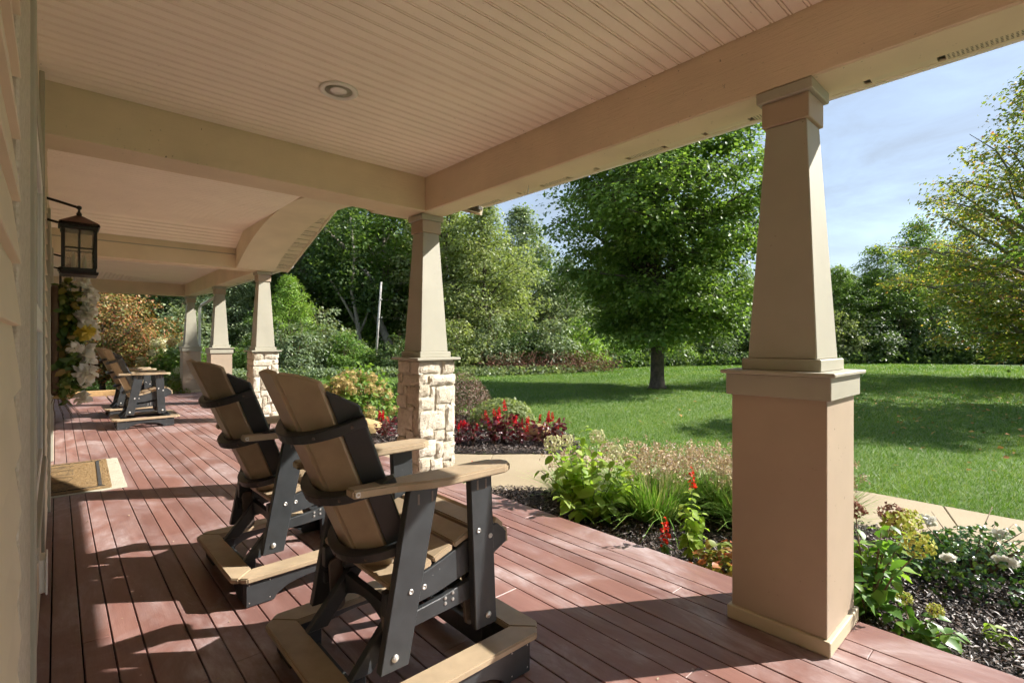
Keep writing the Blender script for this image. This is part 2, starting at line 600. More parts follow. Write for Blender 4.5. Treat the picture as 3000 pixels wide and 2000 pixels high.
def one_leaf(mat, templ, wide):
    """unit leaf mesh shared by all single leaf objects of a kind"""
    k_ = (mat.name, templ, wide)
    if k_ not in LEAF1:
        tv, tf = TEMPL[templ]
        v = tv.copy()
        v[:, 1] *= wide
        me = np_mesh('leaf', v, tf)
        me.materials.append(mat)
        LEAF1[k_] = me
    return LEAF1[k_]


def leaf_objects(parent, name, C, N_, D, S, mat, mat_one, templ='ovate', wide=1.0, limit=300):
    """the largest leaves as objects of their own, the rest joined"""
    C, N_, D, S = (np.asarray(a_, float) for a_ in (C, N_, D, S))
    order = np.argsort(-S)
    me = one_leaf(mat_one, templ, wide)
    nn = norm(N_)
    xx = norm(D - nn * np.sum(D * nn, axis=1, keepdims=True))
    yy = np.cross(nn, xx)
    for i in order[:limit]:
        o_ = bpy.data.objects.new('leaf', me)
        sc = S[i]
        o_.matrix_basis = Matrix(((xx[i, 0] * sc, yy[i, 0] * sc, nn[i, 0] * sc, C[i, 0]), (xx[i, 1] * sc, yy[i, 1] * sc, nn[i, 1] * sc, C[i, 1]),
                                  (xx[i, 2] * sc, yy[i, 2] * sc, nn[i, 2] * sc, C[i, 2]), (0, 0, 0, 1)))
        link(o_, parent)
    rest = order[limit:]
    if len(rest):
        o_ = obj('small_leaves', leaves_mesh(name + '_rest', C[rest], N_[rest], D[rest], S[rest], mat, templ, wide), parent)
        o_['kind'] = 'stuff'


def rnd_unit(rng, n):
    return norm(rng.normal(size=(n, 3)))


def lobes(rng, k=7):
    d = rnd_unit(rng, k)
    a = rng.uniform(.10, .32, k)
    def fn(u):
        return 1 + ((np.maximum(0, u @ d.T) ** 4) * a).sum(1) - .12
    return fn


def tree_meshes(key, seed, height, rad, base, clumps, per, leaf, clump, mat, trunk_r=.2, shape='round', templ='quad', flat=.55, limbs=26, bark='bark', sparse=0, lean=0.0, amp=1.0, droop=.45):
    """trunk mesh and crown mesh of a broad-leaved tree standing at the origin"""
    rng = np.random.default_rng(seed)
    hh = rng.uniform(0, 1, clumps * 3)
    def prof(h):
        if shape == 'round': return np.sqrt(np.clip(1 - (2 * h - 1) ** 2, .02, 1)) * (1.04 - .25 * h)
        if shape == 'ovate': return np.clip(np.sin(np.pi * np.clip(h, 0, 1) ** .62) ** .75, .05, 1)
        if shape == 'cone': return np.clip((1 - h) ** .75 + .08, 0, 1)
        return np.clip(np.sin(np.pi * h ** .5) ** .8, .08, 1)
    keep = rng.uniform(0, 1, len(hh)) < prof(hh) ** 1.5
    hh = hh[keep][:clumps]
    n = len(hh)
    th = rng.uniform(0, 2 * np.pi, n)
    fr = .34 + .66 * np.sqrt(rng.uniform(0, 1, n))
    u = np.stack([np.cos(th), np.sin(th), hh * 2 - 1], 1)
    lob = 1 + (lobes(rng, 12)(norm(u)) - 1) * amp
    rr = rad * prof(hh) * fr * lob
    c = np.stack([np.cos(th) * rr + lean * hh * height * .3, np.sin(th) * rr, base + hh * (height - base)], 1)
    if sparse:
        g = np.sin(c[:, 0] * 1.9 + seed) * np.sin(c[:, 1] * 1.7 + 2) * np.sin(c[:, 2] * 2.1 + 1)
        c = c[g < .55 - sparse * .4]
        n = len(c)
    cr = clump * rng.uniform(.6, 1.35, n)
    cnt = per
    off = rng.normal(size=(n, cnt, 3)) * .5
    off[:, :, 2] = off[:, :, 2] * flat - droop * (off[:, :, 0] ** 2 + off[:, :, 1] ** 2)
    L = c[:, None, :] + off * cr[:, None, None]
    L = L.reshape(-1, 3)
    ax = np.array([0, 0, base + (height - base) * .4])
    out = norm(L - ax)
    nr = out * .55 + np.array([0, 0, .75]) + rng.normal(size=L.shape) * .55
    dr = out + np.array([0, 0, -.35]) + rng.normal(size=L.shape) * .6
    sz = leaf * rng.uniform(.65, 1.35, len(L))
    crown = leaves_mesh(key + '_crown', L, nr, dr, sz, mat, templ)
    mb = MB()
    top = base + (height - base) * .82
    wob = rng.normal(size=(8, 2)) * trunk_r * .5
    tp = []
    tr = []
    for i in range(9):
        t = i / 8
        wx, wy = (0, 0) if i < 2 else wob[i - 2 if i - 2 < 8 else 7]
        tp.append((wx + lean * t * height * .3, wy, top * t))
        tr.append(trunk_r * (1.35 if i == 0 else 1) * (1 - .86 * t))
    tp.insert(1, (0, 0, .18 * trunk_r / .2)); tr.insert(1, trunk_r * 1.04)
    mb.tube(tp, tr, 10)
    idx = rng.choice(n, min(limbs, n), replace=False)
    for i in idx:
        e = c[i]
        t0 = np.clip((e[2] - base) / (height - base), 0, 1)
        z0 = base * .72 + (top - base) * t0 * .62
        ft = z0 / top
        s = np.array([lean * ft * height * .3, 0, z0])
        r0 = trunk_r * (1 - .86 * ft) * .5
        mid = s * .45 + e * .55 + np.array([0, 0, -.12 * np.linalg.norm(e - s)]) + rng.normal(size=3) * .12
        q = s * .8 + e * .2 + np.array([0, 0, .02])
        mb.tube([s, q, mid, e], [r0, r0 * .75, r0 * .45, r0 * .14], 5)
        for k in range(2):
            j = rng.integers(0, n)
            d = np.linalg.norm(c - mid, axis=1)
            j = np.argsort(d)[rng.integers(1, 6)] if n > 6 else j
            mb.tube([mid, (mid + c[j]) / 2 + rng.normal(size=3) * .08, c[j]], [r0 * .4, r0 * .25, r0 * .1], 4)
    trunk = mb.mesh(key + '_trunk', M[bark], 0, True)
    return trunk, crown


def branch_tree(key, seed, height, rad, base, nbr, nsp, per, leaf, spray, mat, trunk_r=.2, wide=.3, bark='bark', templ='quad', elev=(8, 62), thin=0.0, topthin=0.0, multi=False):
    """trunk+limb mesh and crown mesh: limbs leave the trunk in layers, leaves hang in flat sprays along them"""
    rng = np.random.default_rng(seed)
    mb = MB()
    top = height * .93
    wob = np.cumsum(rng.normal(size=(9, 2)), 0) * trunk_r * .22
    wob[0] = wob[1] = 0
    def tk(z):
        t = np.clip(z / top, 0, 1) * 8
        i = int(min(t, 7))
        return np.array([*(wob[i] * (1 - (t - i)) + wob[i + 1] * (t - i)), z])
    def trad(z):
        return trunk_r * (1 - .93 * np.clip(z / top, 0, 1) ** .85)
    if not multi:
        zs = [0, .12 * trunk_r / .2, .4] + [top * k / 8 for k in range(1, 9)]
        mb.tube([tk(z) for z in zs], [trunk_r * 1.5, trunk_r * 1.12] + [max(trad(z), .01) for z in zs[2:]], 10)
    def prof(h):
        return np.where(h < wide, (np.clip(h, .0, 1) / wide * .55 + .45), np.clip(1 - (np.maximum(h - wide, 0) / (1 - wide)) ** 1.35, .03, 1))
    C, NR, DR, SZ = [], [], [], []
    up = np.array([0, 0, 1.])
    for b in range(nbr):
        h = (b + rng.uniform(0, 1)) / nbr
        az = b * 2.39996 + rng.normal() * .25
        rt = rad * float(prof(h)) * rng.uniform(.72, 1.14)
        ztip = base + (height - base) * h * .985 + rng.normal() * .15
        el = R(elev[0] + (elev[1] - elev[0]) * h + rng.normal() * 7)
        zst = max(ztip - rt * math.tan(el), base * .75 if not multi else 0)
        zst = min(zst, top * .96)
        st = tk(zst) if not multi else np.array([math.cos(az), math.sin(az), 0]) * .08
        out = np.array([math.cos(az), math.sin(az), 0])
        e = np.array([out[0] * rt, out[1] * rt, ztip])
        ln = np.linalg.norm(e - st)
        side = np.cross(out, up)
        m1 = st * .66 + e * .34 + up * ln * .07 + side * rng.normal() * .05 * ln
        m2 = st * .30 + e * .70 + up * ln * .05 + side * rng.normal() * .06 * ln
        e = e - up * ln * .05
        r0 = max(min(trad(zst) * .55, .020 + .018 * ln), .008) if not multi else trunk_r
        mb.tube([st, m1, m2, e], [r0, r0 * .72, r0 * .42, r0 * .12], 5, False)
        k = max(2, int(nsp * (.35 + .65 * rt / rad)))
        for j in range(k):
            t = .26 + .74 * (j + rng.uniform(0, 1)) / k
            if rng.uniform() < thin + topthin * h: continue
            p = st * (1 - t) ** 3 + 3 * m1 * t * (1 - t) ** 2 + 3 * m2 * t * t * (1 - t) + e * t ** 3
            lat = side * rng.normal() * (.10 + .30 * (1.12 - t)) * ln * .75
            q = p + lat + up * (rng.normal() * .10 * spray - .12 * abs(np.linalg.norm(lat)) + .05)
            mb.tube([p, p * .45 + q * .55 + up * .04, q], [r0 * .22 * (1.2 - t), r0 * .14, .004], 3, False)
            n = int(per * rng.uniform(.6, 1.4) * (1 - .35 * topthin * h))
            sr = spray * rng.uniform(.65, 1.25)
            o = rng.normal(size=(n, 3)) * .5
            o = np.clip(o, -1.15, 1.15)
            o[:, 2] = o[:, 2] * .38 - .34 * (o[:, 0] ** 2 + o[:, 1] ** 2)
            C.append(q + o * sr)
            dd_ = o.copy()
            dd_[:, 2] = -.15
            DR.append(dd_ + out * .25 + rng.normal(size=(n, 3)) * .35)
            NR.append(up * .95 + o * .5 + out * .2 + rng.normal(size=(n, 3)) * .42)
            SZ.append(leaf * rng.uniform(.6, 1.35, n))
    C = np.concatenate(C)
    crown = leaves_mesh(key + '_crown', C, np.concatenate(NR), np.concatenate(DR), np.concatenate(SZ), mat, templ)
    return mb.mesh(key + '_trunk', M[bark], 0, True), crown


def place_tree(name, meshes, loc, label, cat='tree', group=None, rz=0, sc=1.0, sz=None, mat=None):
    t = thing(name, loc, label, cat, group, rz)
    t.scale = (sc, sc, sz or sc)
    a = obj('trunk', meshes[0], t)
    b = obj('crown', meshes[1], t)
    if mat is not None:
        b.material_slots[0].link = 'OBJECT'
        b.material_slots[0].material = mat
    return t


def shrub_mesh(key, seed, rx, h, n, leaf, mat, templ='quad', bumpy=.25, shell=.55):
    """a mounded shrub standing on z=0"""
    rng = np.random.default_rng(seed)
    d = rnd_unit(rng, n)
    d[:, 2] = np.abs(d[:, 2]) * 1.05 - .05
    lb = lobes(rng, 14)(norm(d))
    fr = shell + (1 - shell) * rng.uniform(0, 1, n) ** .5
    p = d * fr[:, None] * (1 + (lb[:, None] - 1) * bumpy * 4)
    p = p * np.array([rx, rx, h])
    p[:, 2] = np.maximum(p[:, 2], .02)
    nr = d * .7 + np.array([0, 0, .5]) + rng.normal(size=p.shape) * .6
    dr = d + rng.normal(size=p.shape) * .7
    me = leaves_mesh(key, p, nr, dr, leaf * rng.uniform(.6, 1.35, n), mat, templ)
    return me


def stems_mesh(key, seed, rx, h, n, r, mat, spread=.25):
    rng = np.random.default_rng(seed)
    mb = MB()
    for i in range(n):
        a = rng.uniform(0, 6.28)
        b0 = np.array([math.cos(a), math.sin(a), 0]) * rx * spread * rng.uniform(.2, 1)
        e = np.array([math.cos(a) * rx * rng.uniform(.3, .9), math.sin(a) * rx * rng.uniform(.3, .9), h * rng.uniform(.6, .95)])
        m = b0 * .5 + e * .5 + np.array([0, 0, h * .12])
        mb.tube([b0, m, e], [r, r * .8, r * .4], 5)
    return mb.mesh(key, mat, 0, True)


def place_shrub(name, leafmesh, stemmesh, loc, label, cat='shrub', group=None, rz=0, sc=1.0, sz=None, mat=None):
    t = thing(name, loc, label, cat, group, rz)
    t.scale = (sc, sc, sz or sc)
    f = obj('foliage', leafmesh, t)
    if mat is not None:
        f.material_slots[0].link = 'OBJECT'
        f.material_slots[0].material = mat
    obj('stem', stemmesh, t)
    return t


def bear(px, dist):
    """ground position along a compass bearing seen from the porch: px is the bearing as an offset, dist the depth"""
    d = (px - 1500) / 1466.0
    return (dist * (math.sin(YAW) + math.cos(YAW) * d), dist * (math.cos(YAW) - math.sin(YAW) * d))

# ================================================================== ground, path, beds
GZ = -.20


def gheight(x, y):
    d = np.hypot(x - 3, y - 5)
    k = np.clip((d - 9) / 14, 0, 1)
    return GZ + k * (.05 * np.sin(x * .21 + 1) * np.cos(y * .17) - .02)


xs = np.unique(np.concatenate([np.linspace(-900, -30, 12), np.linspace(-30, 60, 91), np.linspace(60, 900, 14)]))
ys = np.unique(np.concatenate([np.linspace(-900, -30, 12), np.linspace(-30, 60, 91), np.linspace(60, 900, 14)]))
X, Y = np.meshgrid(xs, ys, indexing='ij')
Z = gheight(X, Y)
V = np.stack([X, Y, Z], -1).reshape(-1, 3)
ny = len(ys)
ii, jj = np.meshgrid(np.arange(len(xs) - 1), np.arange(ny - 1), indexing='ij')
a = (ii * ny + jj).ravel()
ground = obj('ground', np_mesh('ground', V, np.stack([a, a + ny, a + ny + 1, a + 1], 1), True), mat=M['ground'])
tag(ground, 'mown green lawn reaching from the porch to the woods', kind='structure')

PATH_OUT = [(6.13, -4), (6.13, .2), (6.12, 1.3), (5.96, 2.3), (5.72, 3.3), (5.45, 4.05), (5.2, 4.45), (4.8, 4.86), (4.25, 5.32), (3.8, 5.85), (3.45, 6.5), (3.28, 7.3), (3.24, 8.7)]
PATH_IN = [(5.05, -4), (5.05, .2), (5.03, .7), (4.85, 1.5), (4.55, 2.25), (4.15, 2.95), (3.75, 3.5), (3.40, 3.88), (3.11, 4.15), (2.99, 4.25), (2.90, 4.4), (2.885, 5), (2.885, 8.7)]


def slab(mb, outer, inner, z0, z1):
    n = len(outer)
    vs = []
    for z in (z0, z1):
        vs += [(p[0], p[1], z) for p in outer] + [(p[0], p[1], z) for p in inner]
    fs = []
    for i in range(n - 1):
        fs.append((2 * n + i, 2 * n + i + 1, 3 * n + i + 1, 3 * n + i))
        fs.append((i, i + 1, 2 * n + i + 1, 2 * n + i))
        fs.append((n + i + 1, n + i, 3 * n + i, 3 * n + i + 1))
    fs.append((0, 2 * n, 3 * n, n))
    fs.append((n - 1, 2 * n - 1, 4 * n - 1, 3 * n - 1))
    mb.add(vs, fs)


path = bpy.data.objects.new('path', None)
link(path)
tag(path, 'curved tan concrete walk in front of the porch', kind='structure')


def lerp_edge(i, t):
    o = [PATH_OUT[i][k] * (1 - t) + PATH_OUT[i + 1][k] * t for k in (0, 1)]
    n_ = [PATH_IN[i][k] * (1 - t) + PATH_IN[i + 1][k] * t for k in (0, 1)]
    return o, n_


CUTS = [0, .55, 1.5, 2.55, 4.2, 6.0, 7.75, 9.2, 10.6, 12]
for k in range(len(CUTS) - 1):
    a0, a1 = CUTS[k] + .0035, CUTS[k + 1] - .0035
    ts = [a0] + [t for t in range(13) if a0 < t < a1] + [a1]
    O, I = [], []
    for t in ts:
        i = min(int(t), 11)
        o, n_ = lerp_edge(i, t - i)
        O.append(o)
        I.append(n_)
    mb = MB()
    slab(mb, O, I, -.30, -.182)
    mb.build('concrete_slab', M['concrete'], path, .006)

BED_NEAR = [(2.885, -4), (5.04, -4), (5.04, .7), (4.84, 1.5), (4.54, 2.25), (4.14, 2.95), (3.74, 3.5), (3.39, 3.88), (2.98, 4.24), (2.885, 4.38)]
BED_FAR = [(3.25, 7.3), (3.46, 6.5), (3.81, 5.86), (4.26, 5.33), (4.81, 4.87), (5.21, 4.46), (5.6, 4.68), (5.9, 5.0), (6.3, 5.6), (6.46, 6.3), (6.42, 7.0), (6.25, 7.9), (5.85, 9.2), (5.4, 10.4), (5.05, 11.6), (4.3, 12.6), (2.885, 12.8), (2.885, 8.72), (3.25, 8.72)]
BED_END = [(-3.5, 16.12), (3.3, 16.12), (3.6, 17.5), (2.5, 20.5), (-3.5, 21)]


def inside(poly, P):
    x, y = P[:, 0], P[:, 1]
    c = np.zeros(len(P), bool)
    n = len(poly)
    for i in range(n):
        x1, y1 = poly[i]
        x2, y2 = poly[(i + 1) % n]
        if y1 == y2: continue
        m = ((y1 > y) != (y2 > y)) & (x < (x2 - x1) * (y - y1) / (y2 - y1) + x1)
        c ^= m
    return c


for i, poly in enumerate((BED_NEAR, BED_FAR, BED_END)):
    mb = MB()
    mb.prism(poly, -.24, -.172, 'z')
    o = mb.build('mulch_bed', M['mulch_base'])
    tag(o, ['dark mulch bed along the porch edge', 'dark mulch island bed beside the lawn', 'mulch bed beyond the far end of the porch'][i], kind='structure')
    P = np.array(poly)
    lo, hi = P.min(0), P.max(0)
    lo[1] = max(lo[1], -.6)
    area = (hi[0] - lo[0]) * (hi[1] - lo[1])
    n = int(area * (5200 if i == 0 else 2200 if i == 1 else 250))
    q = RNG.uniform(lo, hi, (n, 2))
    q = q[inside(poly, q)]
    n = len(q)
    hgt = .022 * np.sin(q[:, 0] * 5.1) * np.cos(q[:, 1] * 4.3)
    c = np.column_stack([q, -.172 + np.abs(hgt) + RNG.uniform(0, .035, n)])
    nr = np.array([0, 0, 1.0]) + RNG.normal(size=(n, 3)) * .42
    sz = RNG.uniform(.014, .05, n) if i == 0 else RNG.uniform(.02, .06, n)
    me = leaves_mesh('bark_mulch', c, nr, RNG.normal(size=(n, 3)), sz, LM['mulch'], 'quad', .48)
    o = obj('bark_mulch', me)
    tag(o, ['shredded dark bark mulch along the porch edge', 'shredded dark bark mulch in the island bed', 'bark mulch past the porch end'][i], 'mulch', kind='stuff')

# lawn blades: dense near the porch, thinning with distance
def lawn_blades(n, dmin, dmax, h, wid):
    d = np.exp(RNG.uniform(math.log(dmin), math.log(dmax), n))
    a = RNG.uniform(R(-4), R(92), n)
    x, y = d * np.sin(a), d * np.cos(a)
    p = np.column_stack([x, y])
    keep = (x > 3.0) & ~inside(BED_FAR, p) & ~inside(BED_NEAR, p)
    pth = PATH_OUT + PATH_IN[::-1]
    keep &= ~inside(pth, p)
    keep &= (x > 3.6) | (y > 13)
    p, d = p[keep], d[keep]
    n = len(p)
    sc = np.clip(d / 9, .8, 4)
    z = gheight(p[:, 0], p[:, 1])
    hh = h * RNG.uniform(.5, 1.3, n) * np.clip(d / 16, .9, 1.5)
    ww = wid * sc * RNG.uniform(.6, 1.2, n)
    az = RNG.uniform(0, 2 * np.pi, n)
    lean = RNG.normal(size=(n, 2)) * .55 * hh[:, None]
    b = np.column_stack([p, z - .005])
    side = np.column_stack([np.cos(az), np.sin(az), np.zeros(n)]) * ww[:, None]
    tip = b + np.column_stack([lean, hh])
    v = np.stack([b - side, b + side, tip], 1).reshape(-1, 3)
    f = np.arange(n * 3).reshape(-1, 3)
    me = np_mesh('lawn_grass', v, f)
    me.materials.append(LM['grass'])
    return me


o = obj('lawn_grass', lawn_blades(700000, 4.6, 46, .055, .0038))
tag(o, 'short mown green grass of the lawn', 'grass', kind='stuff')

# fallen leaves under the turning maple
q = np.column_stack([RNG.normal(15, 4.5, 520), RNG.normal(1.5, 2.6, 520)])
q = q[(q[:, 0] > 6.6)]
c = np.column_stack([q, gheight(q[:, 0], q[:, 1]) + .045])
n = len(c)
o = obj('fallen_leaves', leaves_mesh('fallen_leaves', c, np.array([0, 0, 1.]) + RNG.normal(size=(n, 3)) * .3, RNG.normal(size=(n, 3)), RNG.uniform(.05, .10, n),
        per_island('fallen_leaf', [(0, (.42, .16, .05)), (.6, (.5, .30, .10)), (1, (.40, .33, .12))], .7, .2, (1, 1, 1), .2)))
tag(o, 'scattered fallen orange leaves on the lawn', 'leaves', kind='stuff')

# ================================================================== porch deck
deck = bpy.data.objects.new('porch_deck', None)
link(deck)
tag(deck, 'red brown plank porch deck', kind='structure')
NAR, WID, GAP = .1035, .1615, .0055
edges = [-.12, -.016]
pat = [NAR, NAR, NAR, WID]
k = 0
while edges[-1] < 2.60:
    edges.append(edges[-1] + pat[k % 4])
    k += 1
edges[-1] = min(edges[-1], 2.70)
edges.append(2.872)
END_Y = 13.12
rr = random.Random(4)
for i in range(len(edges) - 1):
    x0, x1 = edges[i], edges[i + 1] - GAP
    wd = x1 - x0
    last = i >= len(edges) - 2
    yend = 16.05 if x0 > .9 else END_Y
    y = -2.0 - rr.uniform(0, 3.0)
    if i == 2: y = -1.93
    if i == 3: y = -2.7
    while y < yend - .05:
        L = 4.88
        y1 = min(y + L, yend)
        if yend - y1 < .6: y1 = yend
        mb = MB()
        mb.box(0, wd, 0, y1 - y - .002, -.026, 0)
        b = mb.build('deck_board', M['deck'], deck, .0022)
        b.location = (x0, y, rr.uniform(-.0012, .0012))
        y = y1
# cross-laid boards where the porch turns the corner
y = END_Y + .01
while y < 16.0:
    mb = MB()
    y1 = min(y + .155, 16.05)
    mb.box(-3.6, .895, 0, y1 - y - GAP, -.026, 0)
    b = mb.build('deck_board', M['deck'], deck, .0035)
    b.location = (0, y, 0)
    y = y1
mb = MB()
mb.box(-3.6, 2.84, -5, 16.0, -.19, -.06)
mb.build('deck_gap_shade', M['dark'], deck)  # black box painted as the shade seen through the board gaps
mb = MB()
mb.box(2.846, 2.868, -5, 16.05, -.185, -.028)
mb.build('rim_board', M['deck'], deck)

# timber edging past the deck end
for k, (x0, x1, yy, zz) in enumerate([(-2.6, -.1, 16.10, .11), (-.09, 1.75, 16.08, .13), (1.76, 3.3, 16.42, .06)]):
    mb = MB()
    mb.box(0, x1 - x0 - .01, 0, .09, -.2, zz)
    o = mb.build('landscape_timber', M['timber'], None, .008)
    o.location = (x0, yy, 0)
    tag(o, ['tan timber bed edging at far left beneath the wreath', 'tan timber bed edging behind the pair of far chairs', 'low timber bed edging beside the corner column'][k], 'timber', 'timber bed edging at the porch end')

# ================================================================== house
house = thing('house', (0, 0, 0), 'cream craftsman house wall with covered porch roof, beams and arched entry', 'house')
ZB, ZC = 2.56, 2.87
XI, XO = 2.537, 2.778
WX = -.07


def part(name, mat, fn, parent=None, bevel=.003):
    mb = MB()
    fn(mb)
    return mb.build(name, mat, parent or house, bevel)


# walls around the door opening
DY0, DY1, DZ = 5.52, 7.62, 2.22
part('wall', M['siding'], lambda m: m.box(-.45, WX, -5, DY0, -.25, 3.3))
part('wall', M['siding'], lambda m: m.box(-.45, WX, DY1, 13.1, -.25, 3.3))
part('wall', M['siding'], lambda m: m.box(-.45, WX, DY0, DY1, DZ, 3.3))
part('wall', M['siding'], lambda m: m.box(-6, -.45, 12.9, 13.1, -.25, 3.3))
# lap siding boards, near stretch and the stretches beyond
for y0, y1 in ((-3.0, 1.36), (3.95, 5.28), (7.9, 13.1)):
    z = .06
    me = None
    mb = MB()
    mb.prism([(0, 0), (.020, .0), (.006, .128), (0, .128)], 0, y1 - y0, 'y')
    me = mb.mesh('siding_board', M['siding'], .0015)
    while z < 2.84:
        if not (y0 > 3 and z < 0):
            obj('siding_board', me, house, (WX, y0, z))
        z += .12
# rough trim, window casing, sash and glass
part('rough_trim', M['stucco'], lambda m: m.box(WX, WX + .016, 1.375, 1.945, .30, 2.84), None, .004)
WY0, WY1, WZ0, WZ1 = 1.99, 3.9, .72, 2.2
win = part('window', M['cream'], lambda m: m.box(WX, WX + .026, WY0, WY0 + .12, .02, 2.84))
part('window_casing', M['cream'], lambda m: m.box(WX, WX + .022, WY1 - .12, WY1, .02, 2.84), win)
part('window_head', M['cream'], lambda m: m.box(WX, WX + .020, WY0 + .12, WY1 - .12, WZ1, WZ1 + .12), win)
part('window_sill', M['cream'], lambda m: m.box(WX, WX + .030, WY0 + .12, WY1 - .12, WZ0 - .05, WZ0), win)
part('apron_panel', M['siding'], lambda m: m.box(WX, WX + .008, WY0 + .12, WY1 - .12, .02, WZ0 - .05), win)
for k in range(2):
    z0, z1 = (WZ0, 1.45) if k == 0 else (1.45, WZ1)
    def sash(m):
        ya, yb = WY0 + .125, WY1 - .125
        m.box(WX, WX + .014, ya, ya + .05, z0, z1)
        m.box(WX, WX + .014, yb - .05, yb, z0, z1)
        m.box(WX, WX + .014, ya + .05, yb - .05, z0, z0 + .05)
        m.box(WX, WX + .014, ya + .05, yb - .05, z1 - .05, z1)
    part('sash', M['white'], sash, win)


def m_glass():
    m, n, b = new_mat('window_glass')
    b.inputs['Base Color'].default_value = (.03, .035, .04, 1)
    b.inputs['Roughness'].default_value = .03
    b.inputs['Specular IOR Level'].default_value = .8
    return m
M['glass'] = m_glass()
part('pane', M['glass'], lambda m: m.box(WX, WX + .004, WY0 + .175, WY1 - .175, WZ0 + .05, WZ1 - .05), win, 0)
part('baseboard', M['cream'], lambda m: m.box(WX, WX + .012, 3.9, 5.36, .004, .06))
# electrical outlet box low on the wall
ob = part('outlet_box', M['white'], lambda m: m.box(WX, WX + .030, 3.30, 3.42, .14, .30))
part('outlet_cover', M['white'], lambda m: m.box(WX + .030, WX + .038, 3.29, 3.43, .13, .31), ob)
# door, its casing and panels
door = part('door', M['taupe'], lambda m: m.box(-.22, -.17, DY0 + .5, DY1 - .5, .02, DZ - .02))
part('door_panel', M['taupe'], lambda m: m.box(-.17, -.158, DY0 + .62, DY1 - .62, .2, .95), door)
part('door_panel', M['glass'], lambda m: m.box(-.17, -.160, DY0 + .62, DY1 - .62, 1.1, 1.95), door)
hd = MB().tube([(-.16, DY0 + .57, .95), (-.10, DY0 + .57, .95), (-.10, DY0 + .66, .95)], .011, 8).build('door_handle', M['iron'], door)
part('sidelight', M['glass'], lambda m: m.box(-.21, -.19, DY0 + .05, DY0 + .48, .1, DZ - .05))
part('sidelight', M['glass'], lambda m: m.box(-.21, -.19, DY1 - .48, DY1 - .05, .1, DZ - .05))
part('door_jamb', M['cream'], lambda m: m.box(-.45, -.215, DY0, DY1, -.1, .019))
part('door_casing', M['cream'], lambda m: m.box(WX - .03, -.034, 5.37, DY0, .004, 2.4))
part('door_casing', M['cream'], lambda m: m.box(WX - .03, -.024, DY1, 7.78, .004, 2.4))
part('door_casing', M['cream'], lambda m: m.box(WX - .03, -.036, DY0, DY1, DZ, 2.4))

# beams
M['underside'] = paint('beam_underside_paint', (.70, .60, .43))
part('beam', M['cream_grain_y'], lambda m: m.box(XI, XO, -5, 4.30, ZB, 2.97))
part('beam', M['cream_grain_x'], lambda m: m.box(WX, XI - .002, 3.985, 4.298, ZB + .002, 2.97))
part('beam', M['cream_grain_x'], lambda m: m.box(WX, 2.60, 9.20, 9.52, ZB + .002, 3.0))
part('beam_trim', M['cream'], lambda m: m.box(WX, 2.185, 9.186, 9.198, 2.78, 2.795))
part('beam', M['cream_grain_y'], lambda m: m.box(XI, XO, 9.202, 16.06, ZB, 2.97))
part('beam', M['cream_grain_x'], lambda m: m.box(-3.6, XI - .002, 15.80, 16.058, ZB + .002, 2.97))
for y0, y1 in ((-5, 4.30), (9.203, 16.06)):
    part('beam_underside', M['underside'], lambda m: m.box(XI + .012, XO - .004, y0, y1 - .01, ZB - .004, ZB + .01))

# arched entry
ACY, ACH, ARISE = 6.75, 2.38, .545
ARAD = (ACH ** 2 + ARISE ** 2) / (2 * ARISE)
arc = []
for i in range(41):
    dy = -ACH + 2 * ACH * i / 40
    arc.append((ACY + dy, ZB + math.sqrt(ARAD ** 2 - dy ** 2) - (ARAD - ARISE)))
mb = MB()
NA = len(arc)
topl = [(4.302 + (9.198 - 4.302) * i / 40) for i in range(41)]
def gab(y): return 3.60 - .335 * abs(y - ACY) - .012
vs_ = []
for x in (2.19, XO - .002):
    vs_ += [(x, p[0], p[1]) for p in arc] + [(x, topl[i], max(3.32, gab(topl[i]))) for i in range(41)]
fs_ = []
for i in range(40):
    fs_.append((i, i + 1, NA + i + 1, NA + i))
    o_ = 2 * NA
    fs_.append((o_ + i + 1, o_ + i, o_ + NA + i, o_ + NA + i + 1))
    fs_.append((i + 1, i, o_ + i, o_ + i + 1))
    fs_.append((NA + i, NA + i + 1, o_ + NA + i + 1, o_ + NA + i))
fs_ += [(0, NA, 3 * NA, 2 * NA), (40, 2 * NA + 40, 3 * NA + 40, NA + 40)]
mb.add(vs_, fs_)
mb.build('arch', M['arch'], house)
part('arch_foot', M['arch'], lambda m: m.box(2.192, XO - .004, 4.304, arc[0][0] + .02, ZB + .003, 2.75))
part('arch_foot', M['arch'], lambda m: m.box(2.192, XO - .004, arc[-1][0] - .02, 9.198, ZB + .003, 2.75))

# ceiling boards
ceil = bpy.data.objects.new('ceiling', None)
link(ceil, house)
CP = .080
PROFILE = [(0, .014), (0, 0), (.0585, 0), (.0595, .009), (.0635, .009), (.0645, 0), (.0730, 0), (.0740, .009), (.0798, .009), (.0798, .014)]


def ceil_board(L, key={}):
    k_ = round(L, 3)
    if k_ not in key:
        mb = MB()
        mb.prism(PROFILE, 0, L, 'x')
        key[k_] = mb.mesh('ceiling_board', M['ceiling'])
    return key[k_]


